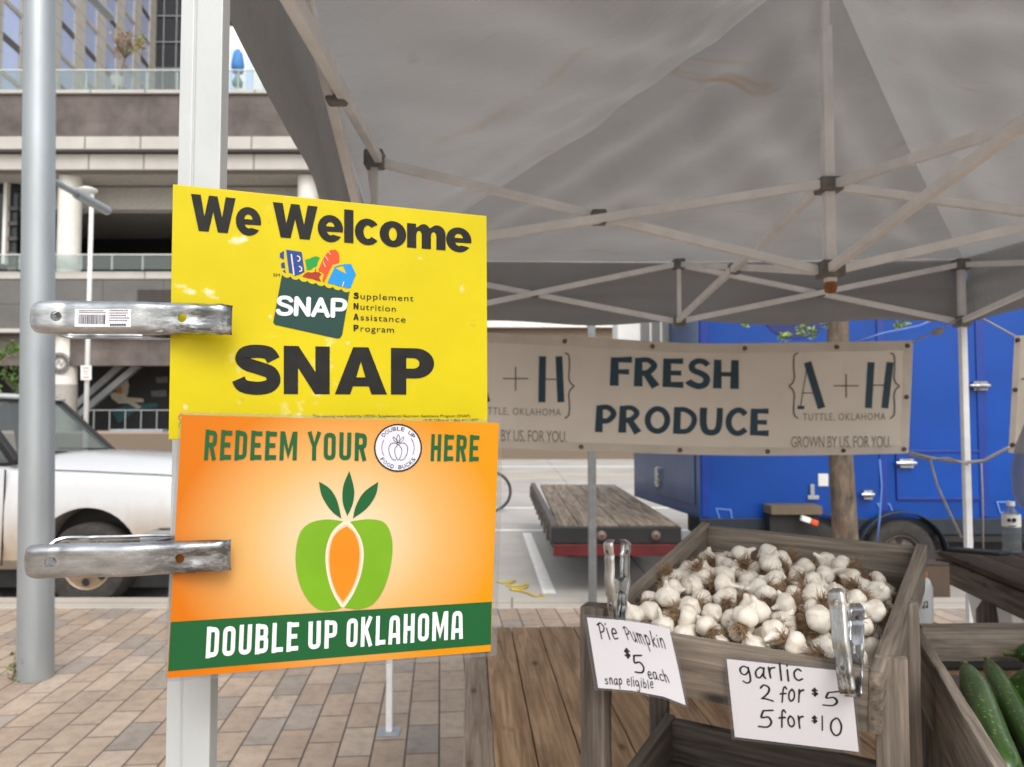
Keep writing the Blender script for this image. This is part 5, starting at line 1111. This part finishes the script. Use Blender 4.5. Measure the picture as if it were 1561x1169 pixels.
FLc, FRc, BRc = P(925,947,1.38), P(1330,1013,1.20), P(1397,832,1.62)
BLc = FLc + BRc - FRc
u = (FRc-FLc).normalized(); v = (BRc-FRc).normalized(); wv = u.cross(v).normalized()
Wd = (FRc-FLc).length; Dp = (BRc-FRc).dot(v)
def crate(name, label, FL, u, v, wv, Wd, Dp, Hf, Hb, m, bottom=True, t=.02):
    r = thing(name, label, 'crate', FL)
    def q(a, b, c): return FL + u*a + v*b - wv*c
    board('front_board', q(0,-t/2,Hf/2), q(Wd,-t/2,Hf/2), Hf, t, wv, m, r); board('back_board', q(0,Dp-t/2,Hb/2), q(Wd,Dp-t/2,Hb/2), Hb, t, wv, m, r)
    for a in (-t/2+.001, Wd+t/2-.001): board('side_board', q(a,-t-.004,Hf/2-.004), q(a,Dp+.004,Hb/2-.004), Hf, t, wv, m, r)
    n = 5
    for k in range(n):
        b = (Dp-.03)*(k+.5)/n; board('bottom_slat', q(.002,b,Hf-.012), q(Wd-.002,b,Hf-.012), (Dp-.03)/n-.006, .012, v, m, r)
    nl = MB()
    for a in (-.006, Wd+.006):
        for cc in (.025, .075): nl.lathe(q(a,-t-.0055,cc), -v, [(.0028,0),(.0028,.0008),(.0001,.0012)], 8)
    nl.build('nail_head_studs', M['rail_steel'], r)
    return r
cr1 = crate('produce_crate', 'weathered grey wooden crate tilted forward and heaped with white garlic', FLc, u, v, wv, Wd, Dp, .105, .105, M['greywood'])
lo = P(1028,1093,1.72) - BLc
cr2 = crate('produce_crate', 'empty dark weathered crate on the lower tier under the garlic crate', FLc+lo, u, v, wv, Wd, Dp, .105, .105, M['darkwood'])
# stand: six vertical posts and cross rails
std = thing('display_stand', 'weathered two-tier wooden post stand carrying the garlic crate above the empty crate', 'stand', (FLc.x,FLc.y,TZ))
hu = V((u.x,u.y,0)).normalized(); hv = V((v.x,v.y,0)).normalized()
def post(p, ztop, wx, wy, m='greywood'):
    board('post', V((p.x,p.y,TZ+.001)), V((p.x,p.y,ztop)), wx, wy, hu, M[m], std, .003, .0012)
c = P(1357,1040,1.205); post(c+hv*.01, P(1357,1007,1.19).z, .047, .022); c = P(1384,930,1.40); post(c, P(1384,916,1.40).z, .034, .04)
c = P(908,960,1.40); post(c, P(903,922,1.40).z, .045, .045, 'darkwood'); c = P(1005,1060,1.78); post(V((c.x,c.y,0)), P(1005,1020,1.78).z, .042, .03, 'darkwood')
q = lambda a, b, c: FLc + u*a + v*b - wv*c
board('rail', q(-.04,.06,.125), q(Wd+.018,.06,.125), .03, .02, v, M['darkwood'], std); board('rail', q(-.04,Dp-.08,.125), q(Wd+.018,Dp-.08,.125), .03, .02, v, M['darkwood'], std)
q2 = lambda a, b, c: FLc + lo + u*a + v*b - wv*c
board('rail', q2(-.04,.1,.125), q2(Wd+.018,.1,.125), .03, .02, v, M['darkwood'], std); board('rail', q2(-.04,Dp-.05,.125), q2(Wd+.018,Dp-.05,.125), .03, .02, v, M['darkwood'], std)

# garlic: five bulb shapes, each with a root tuft as its part, heaped one by one
def bulb_mesh(seed):
    rg = random.Random(seed); lobes = rg.choice((5,6,7)); r0 = .0208; bend = rg.uniform(0,6.28); bm = rg.uniform(.0,.010); neck = rg.choice((.003,.006,.010,.018)); ph = rg.uniform(0,6)
    prof = [(.20,-.52),(.55,-.58),(.84,-.42),(.98,-.12),(1.0,.12),(.92,.38),(.72,.62),(.47,.80),(.30,.95),(.22,1.15)]
    prof = [(a, b) for a, b in prof] + [(.19, 1.15+neck/r0*.4), (.17, 1.15+neck/r0*.75), (.12, 1.15+neck/r0), (.01, 1.17+neck/r0)]
    n = 30; vs = []; fs = []
    for i, (r, h) in enumerate(prof):
        for k in range(n):
            a = 2*math.pi*k/n; lob = 1 + (.12*(abs(math.sin(lobes*a/2+ph))-.6) if 0 < i < 9 else 0)*(1 if i < 7 else .5); rr = r*r0*lob*(1+.06*math.cos(a+ph))
            o = max(0,(h-.7))**1.4*bm; vs.append((rr*math.cos(a)+o*math.cos(bend), rr*math.sin(a)+o*math.sin(bend), h*r0))
    for i in range(len(prof)-1):
        for k in range(n): a, b = i*n+k, i*n+(k+1) % n; fs.append((a,b,b+n,a+n))
    fs.append(tuple(range(n-1,-1,-1))); me = bpy.data.meshes.new('garlic_bulb'); me.from_pydata(vs, [], fs); me.materials.append(M['garlic']); me.shade_smooth()
    mb = MB()
    for k in range(90):
        a = rg.uniform(0,6.28); s = rg.uniform(.1,1); d = V((math.cos(a)*s, math.sin(a)*s, -rg.uniform(.5,1.3))).normalized(); p = V((math.cos(a)*.006*s, math.sin(a)*.006*s, -.0125)); L = rg.uniform(.008,.026)
        mb.tube([p, p+d*L*.5+V((rg.uniform(-1,1),rg.uniform(-1,1),rg.uniform(-1,1)))*.004, p+d*L+V((rg.uniform(-1,1),rg.uniform(-1,1),rg.uniform(-1,1)))*.009], [.0009,.0007,.0003], 4, False)
    r = bpy.data.meshes.new('root_tuft'); r.from_pydata(mb.v, [], mb.f); r.materials.append(M['root']); return me, r
shapes = [bulb_mesh(s) for s in range(6)]
rg = random.Random(21); placed = []
ORD = ['front','second','third','fourth','fifth','sixth','seventh','eighth','ninth','tenth','eleventh','twelfth','thirteenth','fourteenth','fifteenth','sixteenth','seventeenth','eighteenth','nineteenth','twentieth']
def zrest(x, y, r):
    z = r
    for (a, b, c, s) in placed:
        d2 = (x-a)**2+(y-b)**2; m = (r+s)**2*.86
        if d2 < m: z = max(z, c+math.sqrt(m-d2))
    return z
NB = 236
for k in range(NB):
    r = .0208*rg.uniform(.86,1.12); best = None
    for _ in range(26):
        x = rg.uniform(.028, Wd-.028); y = rg.uniform(.012, Dp-.045)
        if x > Wd*.70 and y > Dp*(1.25-.5*x/Wd): continue
        z = zrest(x, y, r) + .085*max(0, y-Dp*.25)/Dp + .012*abs(x-Wd*.5)/Wd
        if best is None or z < best[0]: best = (z, x, y)
    _, x, y = best; placed.append((x, y, zrest(x, y, r), r))
rows = sorted(placed, key=lambda q: q[1]); nr = 16; per = math.ceil(len(rows)/nr); bulbs = []
for i in range(nr):
    for j, b in enumerate(sorted(rows[i*per:(i+1)*per])): bulbs.append((b, i, j))
for idx, ((x, y, z, r), i, j) in enumerate(bulbs):
    me, rt = shapes[rg.randrange(len(shapes))]; s = r/.0208
    tilt = rg.choice((rg.uniform(0,.6), rg.uniform(.6,1.6), rg.uniform(1.0,1.9), rg.uniform(1.5,2.7))); rot = Matrix.Rotation(rg.uniform(0,6.28),4,'Z') @ Matrix.Rotation(tilt,4,'X') @ Matrix.Rotation(rg.uniform(0,6.28),4,'Z')
    o = bpy.data.objects.new('garlic_bulb', me); COL.objects.link(o)
    base = FLc + u*x + v*y - wv*(.105-.018) + wv*(z-.004)
    vo = wv.cross(u); Bx = Matrix(((u.x,vo.x,wv.x,base.x),(u.y,vo.y,wv.y,base.y),(u.z,vo.z,wv.z,base.z),(0,0,0,1)))
    o.matrix_basis = Bx @ rot @ Matrix.Scale(s,4)
    look = 'neck up' if tilt < .6 else ('lying on its side' if tilt < 1.6 else 'roots up')
    tag(o, f'white garlic bulb, {look}, {ORD[i]} row from front board, {"first" if j == 0 else ORD[j]} from pumpkin card', 'garlic', 'garlic bulbs heaped in the grey crate')
    c = bpy.data.objects.new('root_tuft', rt); COL.objects.link(c); c.parent = o

# price cards and their clamps
def handcard(name, label, surf, pts, lines, curl=None):
    pts = smooth_path(pts[:1],1) if False else pts
    cx = sum(p[0] for p in pts)/len(pts); cy = sum(p[1] for p in pts)/len(pts)
    o = sheet(name, surf, pts, .0008, M['card'], None, 0, label, 'price card')
    big = [((x-cx)*(1+10/abs(max(q[0] for q in pts)-cx)*.5)+cx, (y-cy)*(1+10/abs(max(q[1] for q in pts)-cy)*.5)+cy) for x, y in pts]
    sheet('laminate_edge', surf, big, .0006, M['pouch_edge'], o, -.0012)
    I = Ink(surf, .0005, .00004)
    for txt, q, w in lines: I.strokes(txt, HAND, w*1.15, q, .14, True)
    I.build('handwriting', 'marker', o); return o
T = tr_(860, 780, 2.89)
off = -v*(.02+.010)
pf = FLc+off; gs = Surf(pf, pf+u, pf-wv)
handcard('price_card', 'white laminated handwritten garlic price card hanging on the crate front', gs, T((716,650),(1262,706),(1298,1058),(752,992)),
  [('garlic', T((775,724),(1052,746),(775,664),(1052,674)), .09), ('2', T((862,830),(918,838),(864,762),(920,766)), .085), ('for', T((950,834),(1054,842),(950,766),(1054,772)), .10), ('$', T((1093,808),(1117,811),(1093,780),(1117,783)), .2), ('5', T((1136,852),(1204,858),(1140,788),(1206,786)), .085),
   ('5', T((852,948),(914,955),(856,868),(918,872)), .08), ('for', T((948,948),(1060,958),(948,878),(1060,886)), .10), ('$', T((1092,926),(1114,930),(1092,900),(1114,904)), .2), ('1', T((1130,960),(1146,962),(1130,903),(1146,905)), .085), ('0', T((1168,982),(1226,990),(1168,905),(1226,912)), .08)])
ps = Surf(P(895,942,1.345), P(1020,965,1.275), P(912,1050,1.340))
handcard('price_card', 'white laminated handwritten pie pumpkin price card on the crate corner by the post', ps, T((100,466),(255,478),(370,494),(462,516),(500,680),(535,852),(440,815),(300,788),(150,776)),
  [('Pie', T((160,556),(240,566),(142,490),(225,500)), .085), ('Pumpkin', T((278,560),(450,606),(255,500),(436,548)), .085), ('$', T((270,640),(292,645),(263,606),(286,610)), .2), ('5', T((310,706),(358,712),(300,622),(352,628)), .08), ('each', T((372,735),(466,752),(364,690),(452,708)), .10), ('snap', T((182,757),(258,762),(178,722),(255,724)), .11), ('eligible', T((276,766),(394,780),(274,728),(388,742)), .10)])
nv = -v
a, b = P(1290,908,1.235), P(1296,1060,1.168)
clamp('worn metal spring clamp holding the garlic price card on the crate rim', a, b, (-v*.9-u*.08), .13, .027, .048, .016, False, ('chrome_dull','chrome'))
a, b = P(941,822,1.37), P(941,950,1.352)
clamp('worn metal spring clamp holding the pumpkin price card on the crate corner', a, b, (-v*.9-u*.34), .13, .023, .027, .012, False, ('chrome_dull','chrome'))

# zucchini crate at the right
B2, F2 = P(1400,951,1.66), P(1585,1243,.86)
v2 = (B2-F2); D2 = v2.length; v2 = v2.normalized(); u2 = V((1,.03,.0)); u2 = (u2 - v2*u2.dot(v2)).normalized() if False else u2.normalized(); w2 = u2.cross(v2).normalized()
c2 = thing('produce_crate', 'weathered grey crate of dark green zucchini beside the garlic stand', 'crate', F2)
q3 = lambda a, b, c: F2 + u2*a + v2*b - w2*c
board('side_board', q3(-.01,0,.065), q3(-.01,D2,.065), .13, .018, w2, M['greywood'], c2); board('side_board', q3(.56,0,.065), q3(.56,D2,.065), .13, .018, w2, M['greywood'], c2)
board('back_board', q3(.0,D2-.01,.036), q3(.55,D2-.01,.036), .075, .02, w2, M['greywood'], c2); board('front_board', q3(.0,.01,.065), q3(.55,.01,.065), .13, .02, w2, M['greywood'], c2)
board('bottom_board', q3(.275,.02,.125), q3(.275,D2-.03,.125), .54, .012, u2, M['darkwood'], c2)
for a in (0.02,.53):
    for b in (.03, D2-.04):
        p = q3(a,b,.13); board('leg', V((p.x,p.y,TZ+.001)), p, .04, .03, u2, M['darkwood'], c2)
def zucchini(label, pts, r, seed):
    rg = random.Random(seed); sp = [V(p) for p in smooth_path([tuple(p[:2]) for p in pts], 1)] if False else [V(p) for p in pts]
    L = []; n = 18
    for i in range(n+1):
        f = i/n*(len(sp)-1); k = min(int(f), len(sp)-2); L.append(sp[k]+(sp[k+1]-sp[k])*(f-k))
    for _ in range(3): L = [L[0]] + [(L[i-1]+L[i]*2+L[i+1])/4 for i in range(1,n)] + [L[-1]]
    rs = [r*(.50+.5*min(1,(i/n)/.22)**.8)*(1+.10*i/n)*(math.sqrt(max(.02,1-max(0,(i/n-.9)/.1)**2))) for i in range(n+1)]
    M0 = frame(L[0], L[-1]-L[0], V((0,0,1))); z = MB().tube([M0.inverted() @ p for p in L], rs, 22)
    for k, p in enumerate(z.v): pass
    o = z.build('zucchini', M['zuke'], None, True, origin=(0,0,0)); o.matrix_basis = M0; tag(o, label, 'zucchini', 'zucchini lying in the grey crate')
    d = (L[0]-L[2]).normalized(); s = MB().tube([L[0]-d*.004, L[0]+d*.006, L[0]+d*.018, L[0]+d*.026], [rs[0]*.98,rs[0]*.62,rs[0]*.5,rs[0]*.56], 10).build('stem', M['zstem'], o, 25); return o
zucchini('long dark zucchini lying against the side board with its stem toward the back', [P(1474,1020,1.52),P(1492,1060,1.42),P(1508,1110,1.30),P(1536,1185,1.16)], .0245, 1)
zucchini('zucchini touching the back board, only its pale stem end showing', [P(1552,996,1.60),P(1600,1000,1.56),P(1680,1010,1.5)], .026, 2)
zucchini('slim zucchini lying alongside the long one nearer the back board', [P(1508,1012,1.58),P(1528,1050,1.47),P(1556,1100,1.35),P(1590,1160,1.22)], .020, 5)
zucchini('plump zucchini lying between the stem end and the long one', [P(1541,1070,1.50),P(1580,1040,1.46),P(1650,1030,1.40)], .03, 3)
zucchini('zucchini beneath the plump one with its middle showing', [P(1540,1100,1.44),P(1570,1130,1.36),P(1620,1170,1.3)], .028, 4)

# raised shelf table at the back right, with bottle and phone
SZ = 1.0
sh = thing('shelf_table', 'dark stained raised shelf table behind the zucchini crate', 'table', (2.3,3.0,TZ))
e0, e1 = PZ(1432,841,SZ), PZ(1561,892,SZ); ed = (e1-e0).normalized(); en = V((-ed.y,ed.x,0)); en = en if en.x > 0 else -en
for k in range(5):
    a = e0 - ed*.02 + en*(.075+.15*k) + V((0,0,-.012)); board('shelf_plank', a, a+ed*1.0, .146, .024, en, M['shelfwood'], sh)
a = e0+en*.03+V((0,0,-.085)); board('apron', a+ed*.06, a+ed*1.0, .10, .03, (0,0,1), M['darkwood'], sh)
a = P(1492,885,3.12); a = V((e0+ed*.33+en*.06)); board('leg', V((a.x,a.y,TZ+.001)), V((a.x,a.y,SZ-.14)), .15, .05, ed, M['darkwood'], sh); board('leg', V((a.x,a.y,TZ+.001))+en*.6, V((a.x,a.y,SZ-.14))+en*.6, .15, .05, ed, M['darkwood'], sh)
p = PZ(1543,843,SZ); k = .235
wb = thing('water_bottle', 'clear plastic water bottle with white label standing on the dark shelf table', 'bottle', p)
MB().lathe(p+V((0,0,.001)),(0,0,1),[(.001,0),(.030,0),(.036,.008),(.037,.05),(.034,.06),(.037,.07),(.037,.15),(.030,.18),(.016,.20),(.014,.212)],24).build('body', glassy('bottle_plastic',(.80,.86,.90),.35,.12), wb, True)
MB().lathe(p+V((0,0,.12)),(0,0,1),[(.0378,0),(.0378,.055)],24).build('label_band', M['white'], wb, True); MB().lathe(p+V((0,0,.212)),(0,0,1),[(.017,0),(.017,.020),(.001,.021)],16).build('cap', M['white'], wb, 30)
ls = Surf(p+V((0,-.0386,.12)), p+V((.02,-.0386,.12)), p+V((0,-.0386,.16))); I = Ink(ls, .001, .0002); I.poly(ellipse(1538,793,3)); I.poly(ellipse(1546,793,3.4)); I.line([(1537,802),(1549,802)],1.6); I.build('label_print', 'ink', wb)
p = PZ(1492,843,SZ); ph = MB().obox(p+V((0,0,.008)), ed*.05+en*.09, en*.035-ed*.02, V((0,0,.007))).build('phone', M['black'], None, bevel=.004, origin=p); tag(ph, 'flat black phone lying on the dark shelf table behind the tent leg', 'phone')
p = V((P(1405,900,3.1).x, 3.1, TZ)); jr = thing('drink_jar', 'frosted bottle of white drink with an orange cap behind the crate post', 'bottle', p); zt = P(1405,872,3.1).z-TZ
MB().lathe(p+V((0,0,.002)),(0,0,1),[(.001,0),(.036,0),(.041,.01),(.041,.09),(.038,.11),(.041,.13),(.040,zt-.06),(.030,zt-.03),(.020,zt-.02)],24).build('body', mat('milky_plastic',(.62,.66,.68),.3), jr, True)
MB().lathe(p+V((0,0,zt-.02)),(0,0,1),[(.022,0),(.022,.022),(.001,.023)],18).build('cap', mat('orange_cap',(.62,.20,.04),.5), jr, 30)
ls = Surf(p+V((0,-.043,.1)), p+V((.02,-.043,.1)), p+V((0,-.043,.16))); I = Ink(ls,.001,.0002); I.line([(1409,926),(1409,918),(1414,917),(1414,925)],1.3); I.poly(ellipse(1408,926,1.8)); I.poly(ellipse(1413,925,1.8)); I.build('note_print', 'ink', jr)
tb0 = V((P(1532,920,3.1).x,3.05,TZ)); tote = thing('storage_tote', 'white ribbed plastic tote under the dark shelf table', 'tote', tb0)
mb = MB(); mb.add([tb0+V(q) for q in ((0,0,0),(.5,0,0),(.5,.25,0),(0,.25,0),(-.02,-.02,.16),(.52,-.02,.16),(.52,.27,.16),(-.02,.27,.16))], [(0,1,2,3),(0,1,5,4),(1,2,6,5),(2,3,7,6),(3,0,4,7)]); mb.build('tub', M['white'], tote, solid=.004)
MB().box(tb0+V((-.035,-.035,.15)), tb0+V((.535,-.018,.165))).build('rim', M['white'], tote, bevel=.004)
for k in range(5): MB().box(tb0+V((.03+.1*k,-.022,.02)), tb0+V((.045+.1*k,-.004,.145))).build('rib_pattern', M['white'], tote)
p = V((P(1430,930,3.0).x,2.9,TZ)); tray = MB().box(p+V((-.12,-.10,.001)), p+V((.20,.12,.05))).build('tray', M['black'], None, bevel=.012, origin=p); tag(tray, 'low black plastic tray on the table behind the zucchini crate', 'tray')
p = V((P(1428,880,7.15).x,7.2,ROAD)); bxx = thing('cardboard_box', 'brown cardboard box on the road by the trailer wheel behind the shelf table', 'box', p); zt = P(1428,853,7.2).z
MB().box(p+V((-.09,0,.002)), V((p.x+.15,7.5,zt-.05))).build('carton', mat('cardboard', (.075,.05,.034), .85), bxx, bevel=.004); MB().box(V((p.x-.095,7.19,zt-.048)), V((p.x+.155,7.34,zt-.04))).build('flap', mat('cardboard_flap', (.06,.04,.028), .85), bxx)
bgp = P(1572,720,3.55); mb = MB(); mb.lathe(bgp,(0,0,1),[(.001,-.17),(.05,-.165),(.075,-.1),(.08,0),(.06,.12),(.03,.2),(.012,.25)],20); bag = mb.build('plastic_bag', glassy('bag_film',(.72,.75,.80),.45,.3), None, True, origin=bgp); tag(bag, 'translucent plastic bag hanging below the second banner', 'bag')
